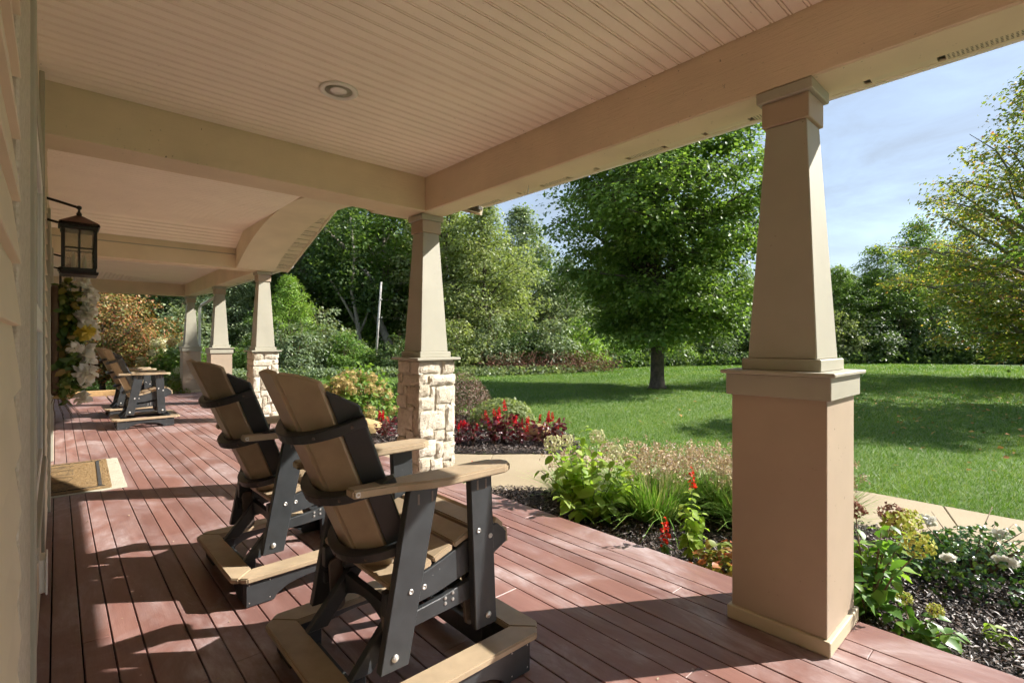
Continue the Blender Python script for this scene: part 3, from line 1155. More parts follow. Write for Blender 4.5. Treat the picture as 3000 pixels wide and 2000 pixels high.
def run_x(y0, y1, x0, x1, z):
    y = y0
    while y + CP <= y1 + .03:
        obj('ceiling_board', ceil_board(x1 - x0), ceil, (x0, y, z))
        y += CP
run_x(3.983 - 68 * CP, 3.983, WX, XI - .006, ZC)
part('ceiling_panel', M['ceiling'], lambda m: m.box(WX, XI - .006, -5, -1.458, ZC, ZC + .012), ceil)
SL = math.hypot(.45, .23)
run_x(4.755, 8.745, WX, 2.188, 3.10)
ang = math.atan2(.23, .45)
for side in (0, 1):
    for k in range(6):
        t = k * CP
        o = obj('ceiling_board', ceil_board(2.188 - WX), ceil)
        if side == 0:
            o.location = (WX, 4.305 + t * math.cos(ang), 2.872 + t * math.sin(ang))
            o.rotation_euler = (ang, 0, 0)
        else:
            o.location = (WX, 8.747 + t * math.cos(ang), 3.10 - t * math.sin(ang))
            o.rotation_euler = (-ang, 0, 0)
run_x(9.53, 13.2, WX, XI - .006, ZC)
y = 13.21
while y < 15.72:
    xd = WX + (y + .04 - 13.2) * (XI - WX) / 2.6
    if XI - xd > .1:
        obj('ceiling_board', ceil_board(XI - .006 - xd), ceil, (xd, y, ZC))
    y += CP
x = -.23
while x < XI - .1:
    yd = max(13.2, 13.2 + (x + .04 - WX) / (XI - WX) * 2.6)
    o = obj('ceiling_board', ceil_board(15.795 - yd), ceil)
    o.rotation_euler = (0, 0, R(90))
    o.location = (x + CP, yd, ZC)
    x += CP
part('ceiling_panel', M['ceiling'], lambda m: m.box(-3.6, -.235, 13.11, 15.795, ZC, ZC + .012), ceil)

# eaves, soffit panels, fascia, gutter and roof
def m_vent():
    m, n, b = new_mat('perforated_soffit')
    v = n.nodes.new('ShaderNodeTexVoronoi')
    v.feature = 'F1'
    v.inputs['Randomness'].default_value = 0
    v.inputs['Scale'].default_value = 62
    n.links.new(pos(n), v.inputs['Vector'])
    c_ = ramp(n, v.outputs['Distance'], [(.30, (.06, .05, .04)), (.36, (.66, .58, .43))])
    n.links.new(c_, b.inputs['Base Color'])
    b.inputs['Roughness'].default_value = .5
    return m
M['vent'] = m_vent()
for y0, y1 in ((-4.6, 3.85), (9.75, 16.3)):
    k = 0
    y = y1
    while y > y0:
        part('soffit_panel', M['vent'] if k % 3 == 0 else M['soffit'], lambda m: m.box(XO + .002, 3.10, y - .264, y - .004, 2.676, 2.700), None, .001)
        y -= .29
        k += 1
    part('soffit_gap_shade', M['dark'], lambda m: m.box(XO + .001, 3.13, y0 - .1, y1, 2.712, 2.72), None, 0)  # black sheet whose colour supplies the shade in the slots between panels
    part('fascia', M['white'], lambda m: m.box(3.13, 3.155, y0 - .1, y1, 2.674, 2.84))
    part('soffit_trim', M['soffit'], lambda m: m.box(3.101, 3.129, y0 - .1, y1, 2.675, 2.690))
part('soffit_end', M['soffit'], lambda m: m.box(XO + .002, 3.129, 3.852, 3.87, 2.685, 2.84))
g = part('gutter', M['white'], lambda m: m.prism([(3.157, 2.70), (3.235, 2.70), (3.275, 2.745), (3.275, 2.81), (3.262, 2.81), (3.262, 2.75), (3.23, 2.715), (3.157, 2.715)], 9.66, 16.3, 'y'))
part('gutter_end_cap', M['white'], lambda m: m.prism([(3.157, 2.70), (3.235, 2.70), (3.275, 2.745), (3.275, 2.81), (3.157, 2.81)], 9.652, 9.659, 'y'), g)
ds = MB().tube([(3.21, 15.35, 2.70), (3.20, 15.36, 2.60), (3.12, 15.48, 2.50), (2.96, 15.98, 2.36), (2.93, 16.06, 2.28), (2.93, 16.08, -.1)], .042, 4)
ds.build('downspout', M['white'], house)
for y0, y1, xa in ((-5.2, 3.87, 3.16), (9.64, 16.4, 3.16), (3.87, 4.3, 2.785), (9.2, 9.64, 2.785), (4.3, 9.2, 2.18)):
    def rf(m):
        zf = lambda x_: 2.845 + (3.16 - x_) * .396
        m.prism([(xa, zf(xa)), (xa, zf(xa) + .06), (-2, zf(-2) + .06), (-2, zf(-2))], y0, y1, 'y')
    part('roof', M['roof'], rf, None, 0)
part('roof', M['roof'], lambda m: m.prism([(ACY - 2.86, 2.66), (ACY, 3.61), (ACY + 2.86, 2.66), (ACY + 2.86, 2.74), (ACY, 3.70), (ACY - 2.86, 2.74)], XO + .001, 3.15, 'x'), None, 0)
# sloping rake soffit under the gable overhang
sl = math.atan(.335)
for sgn in (-1, 1):
    k = 0
    t = .05
    while t < 2.92:
        o = part('soffit_panel', M['vent'] if k % 3 == 1 else M['soffit'], lambda m: m.box(XO + .004, 3.135, -.13, 0, -.006, 0), None, .001)
        o.location = (0, ACY + sgn * (t + (.13 if sgn > 0 else 0)) * math.cos(sl), 3.588 - (t + (.13 if sgn > 0 else 0)) * math.sin(sl))
        o.rotation_euler = (-sgn * sl, 0, 0)
        k += 1
        t += .142
    o = part('rake_trim', M['soffit'], lambda m: m.box(3.125, 3.155, -3.0, 0, -.03, .10), None)
    o.location = (0, ACY, 3.59)
    o.rotation_euler = (sl if sgn < 0 else -sl, 0, 0 if sgn < 0 else 0)
    if sgn > 0:
        o.location = (0, ACY + 3.0 * math.cos(sl), 3.59 - 3.0 * math.sin(sl))

# hooks under the beam
for k, (x, y, z) in enumerate([(2.70, 2.78, ZB), (2.70, 13.0, ZB), (2.70, 14.4, ZB), (2.70, 10.6, ZB)]):
    pts = [(0, 0, .02), (0, 0, -.03)] + [(0, .022 - .022 * math.cos(a_), -.05 - .022 * math.sin(a_)) for a_ in np.linspace(0, math.pi, 7)] + [(0, .046, -.035)]
    o = MB().tube(pts, .0035, 6).build('hanging_hook', M['steel'], None, 0, True)
    o.location = (x, y, z)
    tag(o, ['steel plant hook under the beam nearest the stone column', 'steel hook under the far beam between the last two columns', 'small steel hook under the beam by the corner column', 'steel hook under the far beam just past the stone column'][k], 'hook', 'plant hooks screwed under the beam')

# recessed ceiling light
t = thing('ceiling_light', (1.265, 2.95, ZC), 'round white recessed light in the porch ceiling', 'light')
MB().lathe([(.112, .0005), (.113, -.006), (.104, -.013), (.088, -.013), (.080, -.006), (.078, -.001)], n=40).build('trim_ring', M['white'], t, 0, True)
MB().lathe([(.079, -.006), (.060, -.002), (.0, -.0015)], n=32).build('reflector', plain('lamp_reflector', (.62, .57, .48), .3), t, 0, True)
MB().lathe([(.0, -.010), (.03, -.009), (.048, -.006), (.053, -.0025), (.0, -.0016)], n=28).build('bulb', plain('frosted_bulb', (.72, .70, .68), .25), t, 0, True)

# ================================================================== columns
CX = 2.655


def col_upper(t, z0):
    """trim, tapered shaft, neck and abacus above a cap at height z0"""
    b = MB()
    b.frustum(0, 0, .172, z0, .172, z0 + .055)
    b.build('base_trim', M['cream'], t, .004)
    MB().frustum(0, 0, .151, z0 + .055, .090, 2.385).build('shaft', M['cream'], t, .004)
    MB().frustum(0, 0, .104, 2.385, .104, 2.502).build('neck', M['taupe'], t, .004)
    MB().frustum(0, 0, .123, 2.502, .123, ZB - .005).build('abacus', M['cream'], t, .004)


def box_column(y, label):
    t = thing('porch_column', (CX, y, 0), label, 'column', 'tapered columns on panelled pedestals')
    MB().frustum(0, 0, .222, 0.001, .222, .066).build('plinth', M['cream_base'], t, .004)
    MB().frustum(0, 0, .205, .066, .205, 1.094).build('pedestal', M['taupe'], t, .003)
    MB().frustum(0, 0, .226, 1.094, .226, 1.196).build('cap_fascia', M['cream'], t, .004)
    MB().frustum(0, 0, .246, 1.196, .246, 1.214).build('cap_plate', M['cream'], t, .004)
    col_upper(t, 1.214)
    return t


M['cream_base'] = paint('plinth_paint', (.50, .42, .28))
FACE = [(0, .36, 0, .11), (.43, .98, 0, .10), (-.01, .75, .115, .21), (.76, .99, .11, .185), (-.01, .54, .22, .375), (.55, .69, .215, .31), (.70, .99, .19, .30),
        (.57, 1.02, .305, .415), (.26, .55, .38, .445), (0, .27, .385, .63), (.28, .99, .425, .60), (.28, .60, .605, .70), (.62, .99, .58, .675),
        (.04, .27, .635, .715), (.02, .34, .72, .89), (.33, .53, .71, .85), (.54, 1.01, .68, .82), (.03, .33, .90, 1.09), (.35, .69, .855, .985), (.70, 1.02, .83, .945),
        (.34, .66, .99, 1.09), (.67, 1.0, .95, 1.09)]


def stone_mesh(rng, w_, h_, d_):
    nx, nz = max(4, int(w_ / .032) + 2), max(4, int(h_ / .032) + 2)
    pl = [(rng.uniform(-.014, .014), rng.uniform(-.014, .014), rng.uniform(.0, .008)) for _ in range(4)]
    vs, fs = [], []
    xs_ = np.linspace(0, w_, nx)
    zs_ = np.linspace(0, h_, nz)
    for j in range(nz):
        for i in range(nx):
            e = min(i, nx - 1 - i, j, nz - 1 - j)
            jx = rng.normal() * .0042
            jz = rng.normal() * .0042
            dep = (.0 if e == 0 else d_) * 1.0
            dep = (d_ * .62 + rng.uniform(-.002, .003)) if e == 0 else d_ + min(a_ * (xs_[i] / w_ - .5) + b_ * (zs_[j] / h_ - .5) + c_ for a_, b_, c_ in pl) + rng.normal() * .0014
            vs.append((xs_[i] + jx + (.002 if i == 0 else -.002 if i == nx - 1 else 0), -dep, zs_[j] + jz + (.002 if j == 0 else -.002 if j == nz - 1 else 0)))
    for j in range(nz - 1):
        for i in range(nx - 1):
            a_ = j * nx + i
            fs.append((a_, a_ + 1, a_ + nx + 1, a_ + nx))
    ring = [i for i in range(nx)] + [j * nx + nx - 1 for j in range(1, nz)] + [(nz - 1) * nx + i for i in range(nx - 2, -1, -1)] + [j * nx for j in range(nz - 2, 0, -1)]
    b = len(vs)
    for r_ in ring:
        vs.append((vs[r_][0], .03, vs[r_][2]))
    m_ = len(ring)
    for i in range(m_):
        j = (i + 1) % m_
        fs.append((ring[j], ring[i], b + i, b + j))
    mb = MB()
    mb.add(vs, fs)
    me = mb.mesh('stone', M['stone'])
    return me


def stone_column(y, label, seed):
    t = thing('stone_column', (CX, y, 0), label, 'column', 'tapered columns on stone pedestals')
    rng = np.random.default_rng(seed)
    core = MB().frustum(0, 0, .186, .0, .186, 1.172).build('mortar_core', M['mortar'], t)
    Wd = .40
    for f in range(4):
        flip = (f % 2 == 1)
        ang_ = f * math.pi / 2
        sh = [0, .13, .06, .2][f]
        for (u0, u1, v0, v1) in FACE:
            if flip: u0, u1 = 1 - u1, 1 - u0
            if seed % 2 and f == 0: u0, u1 = 1 - u1, 1 - u0
            w_ = (u1 - u0) * Wd - .010
            h_ = (v1 - v0) * 1.065 - .008
            me = stone_mesh(rng, w_, h_, .019 + rng.uniform(-.005, .008))
            o = obj('stone', me, core)
            lx = -Wd / 2 + u0 * Wd + .006
            lz = 1.166 - v1 * 1.065
            o.rotation_euler = (0, 0, ang_)
            ca, sa = math.cos(ang_), math.sin(ang_)
            px_, py_ = lx, -.188
            o.location = (px_ * ca - py_ * sa, px_ * sa + py_ * ca, lz)
    MB().frustum(0, 0, .242, 1.174, .242, 1.198).build('cap_plate', M['cream'], t, .004)
    col_upper(t, 1.198)
    return t


P2Y, P3Y, P4Y, P5Y = 4.16, 9.36, 12.5, 15.72
box_column(.885, 'nearest tapered porch column on tall panelled pedestal at right')
stone_column(P2Y, 'tapered column on stone pedestal behind the two nearest chairs', 3)
stone_column(P3Y, 'farther tapered column on stone pedestal at the far foot of the arch', 4)
box_column(P4Y, 'tapered column on panelled pedestal between the far stone column and the corner')
box_column(P5Y, 'farthest tapered corner column on panelled pedestal at porch end')

# ================================================================== wall lanterns
def m_pane():
    m, n, b = new_mat('seeded_lantern_glass')
    b.inputs['Base Color'].default_value = (.85, .80, .70, 1)
    b.inputs['Roughness'].default_value = .12
    b.inputs['Transmission Weight'].default_value = .85
    b.inputs['IOR'].default_value = 1.1
    return m
M['lampglass'] = m_pane()


def lantern(y, label):
    t = thing('wall_lantern', (.125, y, 1.84), label, 'lantern', 'bronze wall lanterns beside the door')
    t.scale = (1.06, 1.12, 1.1)
    h, a = .29, .085
    MB().frustum(0, 0, .098, 0, .104, .02).frustum(0, 0, .090, .02, .090, .045).build('base_plate', M['iron'], t, .003)
    MB().frustum(0, 0, .112, .325, .106, .345).frustum(0, 0, .100, .30, .100, .325).build('eave', M['iron'], t, .003)
    MB().frustum(0, 0, .108, .345, .018, .405).build('roof', M['copper'], t, .002)
    MB().lathe([(.008, .40), (.014, .41), (.016, .42), (.010, .432), (.0, .435)], n=12).build('finial', M['iron'], t, 0, True)
    for sx in (-1, 1):
        for sy in (-1, 1):
            MB().box(sx * a - .010, sx * a + .010, sy * a - .010, sy * a + .010, .045, .30).build('corner_post', M['iron'], t, .002)
    for k, (ax, s) in enumerate((('x', 1), ('x', -1), ('y', 1), ('y', -1))):
        m = MB()
        mp_ = MB()
        if ax == 'x':
            x = s * a
            m.box(x - .004, x + .004, -.005, .005, .045, .30).box(x - .0045, x + .0045, -a + .010, a - .010, .172, .182)
            mp_.box(x - .0015, x + .0015, -a + .010, a - .010, .046, .299)
        else:
            y_ = s * a
            m.box(-.005, .005, y_ - .004, y_ + .004, .045, .30).box(-a + .010, a - .010, y_ - .0045, y_ + .0045, .172, .182)
            mp_.box(-a + .010, a - .010, y_ - .0015, y_ + .0015, .046, .299)
        pane = mp_.build('pane', M['lampglass'], t)
        m.build('muntin', M['iron'], pane)
    for s in (-.03, .03):
        c_ = MB().lathe([(.012, 0), (.012, .07), (.010, .075), (.004, .10), (0, .115)], (s, s, .045), 10).build('candle_bulb', plain('candle_sleeve', (.72, .66, .52), .4), t, 0, True)
    br = MB().box(-.185, -.170, -.06, .06, .30, .56).build('back_plate', M['iron'], t, .004)
    MB().tube([(-.172, 0, .50), (-.10, 0, .485), (0, 0, .462), (0, 0, .43)], .009, 8).tube([(-.172, 0, .36), (-.10, 0, .345)], .008, 8).lathe([(0, -.016), (.013, -.010), (.016, 0), (.013, .010), (0, .016)], (0, 0, .462), 10).build('arm', M['iron'], br, 0, True)
    return t
lantern(4.95, 'large dark bronze wall lantern hung this side of the wreath')
lantern(8.05, 'dark bronze wall lantern half hidden behind the wreath')

# ================================================================== door wreath
rng = np.random.default_rng(21)
wr = thing('door_wreath', (.05, 6.45, .72), 'hanging door wreath of white flowers and green leaves by the wall', 'wreath')
n = 900
d = rnd_unit(rng, n)
p = d * np.array([.125, .27, .60]) * (.45 + .55 * rng.uniform(0, 1, (n, 1)) ** .4) + np.array([.01, 0, .64])
nr = d + rng.normal(size=(n, 3)) * .6 + np.array([.3, -.3, .2])
dr = np.array([.3, -.2, -.7]) + rng.normal(size=(n, 3)) * .8
leaf_objects(wr, 'wreath', p, nr, dr, rng.uniform(.05, .11, n), LM['silk'], LM['silk_one'])
mb = MB()
mb.tube([(-.06, .22 * math.sin(a_), .64 + .5 * math.cos(a_)) for a_ in np.linspace(0, 2 * math.pi, 21)], .03, 7)
mb.build('vine_ring', M['stem'], wr, 0, True)
mb = MB()
for a_ in np.linspace(0, 6.28, 12):
    mb.tube([(-.05, 0, .15), (-.02 + .08 * math.cos(a_), .15 * math.sin(a_), .02), (.02 + .12 * math.cos(a_), .2 * math.sin(a_), -.10)], [.004, .003, .002], 4)
mb.build('trailing_twig', M['stem'], wr)


def flower_mesh(key, rng, r, n, mat, cup=.5):
    c_, nn, dd, ss = [], [], [], []
    for i in range(n):
        f = i / n
        th_ = i * 2.399
        el = (1 - f) * 1.25 + .05
        d_ = np.array([math.cos(th_) * math.sin(el), math.sin(th_) * math.sin(el), math.cos(el)])
        c_.append(d_ * r * .12)
        dd.append(d_ + np.array([0, 0, cup * .4]))
        nn.append(np.array([-math.cos(th_) * cup, -math.sin(th_) * cup, .8]) + rng.normal(size=3) * .15)
        ss.append(r * (.75 + .45 * (1 - f)))
    return leaves_mesh(key, c_, nn, dd, ss, mat, 'ovate', 1.7)


def ball_flower(key, r, n, mat):
    d_ = rnd_unit(rng, n)
    f_ = rng.uniform(.1, 1, n)
    c_ = d_ * (r * .42 * f_)[:, None]
    tang = norm(np.cross(d_, rng.normal(size=(n, 3))))
    return leaves_mesh(key, c_, d_ * .5 + tang + rng.normal(size=(n, 3)) * .3, d_ + tang * .8, r * rng.uniform(.55, 1.05, n), mat, 'ovate', 1.5)
fm = [ball_flower('peony', .085, 44, LM['petal']), ball_flower('peony_small', .062, 34, LM['petal']), ball_flower('yellow_bloom', .07, 50, LM['petal_y'])]
for (x, y, z, k) in [(.10, -.05, 1.20, 1), (.12, .02, .98, 0), (.14, -.10, .90, 0), (.10, -.16, .83, 1), (.15, .0, .76, 0), (.17, -.04, .70, 1), (.04, -.24, .58, 1), (.12, -.06, .52, 0), (.15, .03, .46, 1), (.13, -.10, .34, 0),
                     (.12, 0, .24, 1), (.10, -.12, .10, 1), (.06, .18, .9, 0), (.08, .2, .4, 1), (.12, -.16, .72, 2), (.15, -.12, 1.05, 1), (.16, -.02, 1.1, 1)]:
    o = obj('flower', fm[k], wr, (x + .035, y - .07, z))
    o.scale = (1.15, 1.15, 1.15)
    o.rotation_euler = (rng.uniform(-.3, .9), R(55) + rng.uniform(-.5, .4), rng.uniform(-.9, .2))

# ================================================================== door mats
def m_weave(name, c, sc):
    m, n, b = new_mat(name)
    wv = n.nodes.new('ShaderNodeTexWave')
    wv.inputs['Scale'].default_value = sc
    wv.inputs['Distortion'].default_value = 1.5
    wv.bands_direction = 'Y'
    n.links.new(pos(n, world=False), wv.inputs['Vector'])
    n.links.new(ramp(n, wv.outputs['Color'], [(0, [v * .72 for v in c]), (1, c)]), b.inputs['Base Color'])
    b.inputs['Roughness'].default_value = .95
    bump(n, b, wv.outputs['Color'], .5, .004)
    return m


rug = thing('door_rug', (.195, 6.62, .001), 'cream woven rug lying beneath the coir door mat', 'rug', None, R(-1.2))
MB().box(-.31, .31, -.775, .775, 0, .004).build('rug_body', m_weave('cream_rug_weave', (.50, .47, .36), 22), rug, .003)
for k in range(7):
    mb = MB()
    for j in range(2):
        yy = -.62 + j * .72
        mb.box(.235 + k * .0, .24, 0, 0, 0, 0) if False else None
    for (ya, yb) in ((-.66, -.40), (-.12, .14), (.42, .66)):
        mb.box(.222 + k * .011, .227 + k * .011, ya, yb, .004, .006)
    mb.build('rug_rib', M['cream_rug_rib'] if 'cream_rug_rib' in M else M.setdefault('cream_rug_rib', plain('rug_rib', (.55, .52, .41), .95)), rug)


def m_coir():
    m, n, b = new_mat('coir_fibre')
    p_ = pos(n, world=False)
    f = noise(n, p_, 60, 6, .75)
    f2 = noise(n, p_, 5, 3)
    c_ = ramp(n, f, [(.3, (.15, .09, .035)), (.6, (.29, .19, .085)), (.8, (.38, .27, .13))])
    c_ = mixc(n, ramp(n, f2, [(.45, (0, 0, 0)), (.7, (.4, .4, .4))]), c_, (.22, .13, .05))
    n.links.new(c_, b.inputs['Base Color'])
    b.inputs['Roughness'].default_value = 1
    bump(n, b, f, 1, .012)
    return m


mat_ = thing('door_mat', (.10, 6.63, .0055), 'tan coir door mat with thin dark lettering and a dark stripe', 'door mat', None, R(-1.6))
M['coir'] = m_coir()
poly = []
for (cx_, cy_, a0) in ((.27, .69, 0), (-.27, .69, 90), (-.27, -.69, 180), (.27, -.69, 270)):
    for s_ in range(5):
        a_ = R(a0 + s_ * 22.5)
        poly.append((cx_ + .03 * math.cos(a_), cy_ + .03 * math.sin(a_)))
MB().prism(poly, 0, .010, 'z').build('mat_body', M['coir'], mat_)
n = 9000
q = rng.uniform((-.295, -.715), (.295, .715), (n, 2))
c = np.column_stack([q, np.full(n, .006)])
o = obj('coir_pile', leaves_mesh('coir_pile', c, rng.normal(size=(n, 3)) + np.array([.0, 0, .1]), np.array([0, 0, 1.]) + rng.normal(size=(n, 3)) * .45, rng.uniform(.008, .016, n),
        per_island('coir_tuft', [(0, (.16, .09, .035)), (.5, (.30, .19, .08)), (1, (.41, .29, .14))], 1, 0, None, .1), 'lance', .8), mat_)
tag(o, kind='stuff')
M['ink'] = plain('dark_mat_print', (.035, .033, .03), .95)
MB().box(.205, .232, -.62, .62, .010, .0165).build('stripe', M['ink'], mat_)
for a_, b_ in (((-.29, -.645), (.25, -.640)), ((-.29, .640), (.25, .645))):
    MB().box(a_[0], b_[0], a_[1], b_[1], .010, .0165).build('border_line', M['ink'], mat_)
cu = bpy.data.curves.new('mat_lettering', 'FONT')
cu.body = 'COEN'
cu.size = .40
cu.space_character = 1.05
cu.align_x = 'CENTER'
cu.align_y = 'CENTER'
cu.fill_mode = 'NONE'
cu.bevel_depth = .0014
cu.bevel_resolution = 0
cu.resolution_u = 4
tmp = bpy.data.objects.new('mat_lettering_tmp', cu)
COL.objects.link(tmp)
bpy.context.view_layer.update()
dg = bpy.context.evaluated_depsgraph_get()
lm_ = bpy.data.meshes.new_from_object(tmp.evaluated_get(dg))
bpy.data.objects.remove(tmp)
lm_.materials.clear()
lm_.materials.append(M['ink'])
o = obj('lettering', lm_, mat_, (-.10, -.04, .0155))
o.rotation_euler = (0, 0, R(90))

# ================================================================== glider chairs
def make_chair():
    t = thing('glider_chair', (0, 0, 0), 'x', 'chair', 'tan and black slatted glider chairs')
    BK, TN = M['black'], M['tan']
    # --- base: skirt boards with arched cut-outs, mitred footrest boards
    def skirt_poly(a, b):
        pts = [(a, .004), (a + .135, .004), (a + .150, .03)]
        L = (b - .15) - (a + .15)
        for i in range(9):
            u = i / 8
            pts.append((a + .15 + L * u, .03 + .05 * math.sin(math.pi * u) ** .6 if 0 < u < 1 else .03))
        pts += [(b - .135, .004), (b, .004), (b, .128), (a, .128)]
        return pts
    for s in (-1, 1):
        o = MB().prism(skirt_poly(-.375, .350), s * .402 - .016, s * .402 + .016, 'y').build('skirt_board', BK, t, .003)
        for bx in (-.36, -.26, .25, .335):
            for bz in (.025, .115):
                MB().lathe([(0, 0), (.007, .001), (.006, .004), (0, .005)], n=8).build('screw', M['steel'], o).rotation_euler = (R(90 * -s * -1), 0, 0)
                sc_ = o.children[-1]
                sc_.location = (bx, s * .4185, bz)
    for x in (-.36, .335):
        MB().prism(skirt_poly(-.384, .384), x - .016, x + .016, 'x').build('skirt_board', BK, t, .003)
    A, B, C_ = .435, .322, .375
    zt0, zt1 = .130, .158
    for k in range(4):
        poly = [(-B, -B), (B, -B), (A - .03, -A + .03), (C_, -A), (-C_, -A), (-A + .03, -A + .03)]
        poly = [(x * .995, y) for x, y in poly]
        a_ = k * math.pi / 2
        pp = [(x * math.cos(a_) - y * math.sin(a_), x * math.sin(a_) + y * math.cos(a_)) for x, y in poly]
        MB().prism(pp, zt0, zt1, 'z').build('footrest_board', TN, t, .005, False, 2)
    # --- inner pedestal: splayed legs, cross boards and glider links
    for s in (-1, 1):
        MB().prism([(-.33, .160), (-.245, .160), (-.07, .375), (-.145, .375)], s * .20 - .017, s * .20 + .017, 'y').build('base_leg', BK, t, .003)
        MB().prism([(.235, .160), (.32, .160), (.145, .375), (.07, .375)], s * .20 - .017, s * .20 + .017, 'y').build('base_leg', BK, t, .003)
        MB().box(-.17, .17, s * .20 - .016, s * .20 + .016, .376, .425).build('base_rail', BK, t, .003)
        for x in (-.30, .29):
            MB().box(x - .03, x + .03, s * .20 - .016, s * .20 + .016, .004, .159).build('base_leg', BK, t, .003)
    for x in (-.155, .155):
        pts = [(-.183, .36), (-.183, .27)] + [(-.183 + .366 * u, .27 + .05 * math.sin(math.pi * u)) for u in np.linspace(.1, .9, 7)] + [(.183, .27), (.183, .36)]
        MB().prism(pts, x - .015, x + .015, 'x').build('cross_board', BK, t, .002)
    for x in (-.30, .29):
        MB().box(x - .02, x + .02, -.183, .183, .03, .11).build('cross_board', BK, t, .003)
    def link_poly(x0, z0, x1, z1, r):
        d_ = Vector((x1 - x0, z1 - z0)).normalized()
        n_ = Vector((-d_.y, d_.x))
        base = math.atan2(n_.y, n_.x)
        pts = [(x0 + r * math.cos(base + u), z0 + r * math.sin(base + u)) for u in np.linspace(0, math.pi, 9)]
        pts += [(x1 + r * math.cos(base + math.pi + u), z1 + r * math.sin(base + math.pi + u)) for u in np.linspace(0, math.pi, 9)]
        return pts
    for s in (-1, 1):
        for xx in (-.19, .17):
            lk = MB().prism(link_poly(xx, .385, xx + .012, .215, .030), s * .236 - .008, s * .236 + .008, 'y').build('glider_link', M['link'], t, .002)
            for (bx, bz) in ((xx, .385), (xx + .012, .215)):
                b_ = MB().lathe([(.020, 0), (.020, .003), (.012, .004), (.012, .010), (.009, .013), (0, .014)], n=12).build('pivot_bolt', M['link'], lk, 0)
                b_.location = (bx, s * .244, bz)
                b_.rotation_euler = (R(90 if s < 0 else -90), 0, 0)
    # --- upper frame: side legs, stretchers, rails
    for s in (-1, 1):
        y0, y1 = sorted((s * .290, s * .325))
        for poly, bolts in (([(-.270, .207), (-.160, .205), (-.032, .8195), (-.155, .8195)], ((-.215, .25), (-.222 + .07, .46), (-.222 + .125, .46))),
                            ([(.143, .207), (.250, .205), (.222, .8195), (.115, .8195)], ((.205, .25), (.155, .60), (.215, .565)))):
            lg = MB().prism(poly, y0, y1, 'y').build('leg', BK, t, .003)
            for i, (bx, bz) in enumerate(bolts):
                r_ = .014 if i == 0 else .010
                pr_ = [(r_, 0), (r_, .003), (r_ * .7, .007), (0, .009)] if i == 0 else [(r_, 0), (r_, .003), (r_ * .5, .0032), (r_ * .45, .001), (0, .001)]
                b_ = MB().lathe(pr_, n=12).build('bolt', M['steel'], lg, 0, True)
                b_.location = (bx, s * .325, bz)
                b_.rotation_euler = (R(90 if s < 0 else -90), 0, 0)
            for bx, w_ in ((poly[3][0] + .035, .008), (poly[2][0] - .03, .008)):
                MB().box(bx - w_ / 2, bx + w_ / 2, min(s * .326, s * .3245), max(s * .326, s * .3245), .762, .80).build('screw_slot', M['link'], lg)
        ya, yb = sorted((s * .252, s * .288))
        MB().prism([(-.23, .375), (-.02, .395), (.24, .455), (.335, .50), (.335, .545), (.285, .592), (.17, .573), (.0, .512), (-.12, .478), (-.23, .462)], ya, yb, 'y').build('seat_rail', BK, t, .003)
        ya, yb = sorted((s * .264, s * .289))
        st = MB().prism([(-.225, .300), (.215, .325), (.215, .415), (.0, .372), (-.225, .350)], ya + s * .0005, yb + s * .0005, 'y').build('stretcher', BK, t, .003)
        for bx, bz in ((.02, .345), (.02, .365), (.055, .35), (.055, .375)):
            b_ = MB().lathe([(.007, 0), (.006, .003), (0, .004)], n=8).build('bolt', M['steel'], st, 0)
            b_.location = (bx, s * .2898, bz)
            b_.rotation_euler = (R(90 if s < 0 else -90), 0, 0)
        # armrest, narrow at the back and broad in front
        ao = [(-.352, .292), (-.352, .232), (.20, .232), (.262, .238), (.312, .275), (.318, .315), (.300, .352), (.262, .372), (-.02, .372), (-.085, .362), (-.20, .318)]
        ar = MB().prism([(x, s * y) for x, y in ao], .820, .851, 'z').build('armrest', TN, t, .006, False, 2)
        b_ = MB().lathe([(.010, 0), (.010, .003), (.005, .0032), (.0045, .001), (0, .001)], n=12).build('bolt', M['steel'], ar, 0)
        b_.location = (-.335, s * .293, .835)
        b_.rotation_euler = (R(90 if s < 0 else -90), 0, 0)
    # --- seat slats following the contoured rail
    prof = [(-.215, .465), (-.12, .482), (-.025, .508), (.07, .541), (.165, .575), (.262, .594)]
    for i in range(6):
        if i < 5: a_, b_ = prof[i], prof[i + 1]
        else: a_, b_ = prof[5], (.338, .562)
        dx, dz = b_[0] - a_[0], b_[1] - a_[1]
        L = math.hypot(dx, dz) - .011
        if i == 5: L = .058
        o = MB().box(0, L, -.287, .287, 0, .026).build('seat_slat', TN, t, .005, False, 2)
        o.location = (a_[0], 0, a_[1] + .002)
        o.rotation_euler = (0, -math.atan2(dz, dx) if i < 5 else R(40), 0)
    o = MB().box(0, .062, -.287, .287, 0, .024).build('seat_slat', TN, t, .005)
    o.location = (.318, 0, .556)
    o.rotation_euler = (0, R(84), 0)
    # --- fan back: five slats on an arc, three hoops
    bx0, bz0 = -.205, .485
    u = Vector((-.400, 0, .9165))
    nf = Vector((.9165, 0, .400))
    RB, RT, SL_ = .235, .285, .83
    def bp(s_, phi, dr_):
        r_ = RB + (RT - RB) * s_ / SL_
        q_ = Vector((bx0, 0, bz0)) + u * s_ + nf * (r_ - (r_ + dr_) * math.cos(phi)) + Vector((0, 1, 0)) * (r_ + dr_) * math.sin(phi)
        return q_
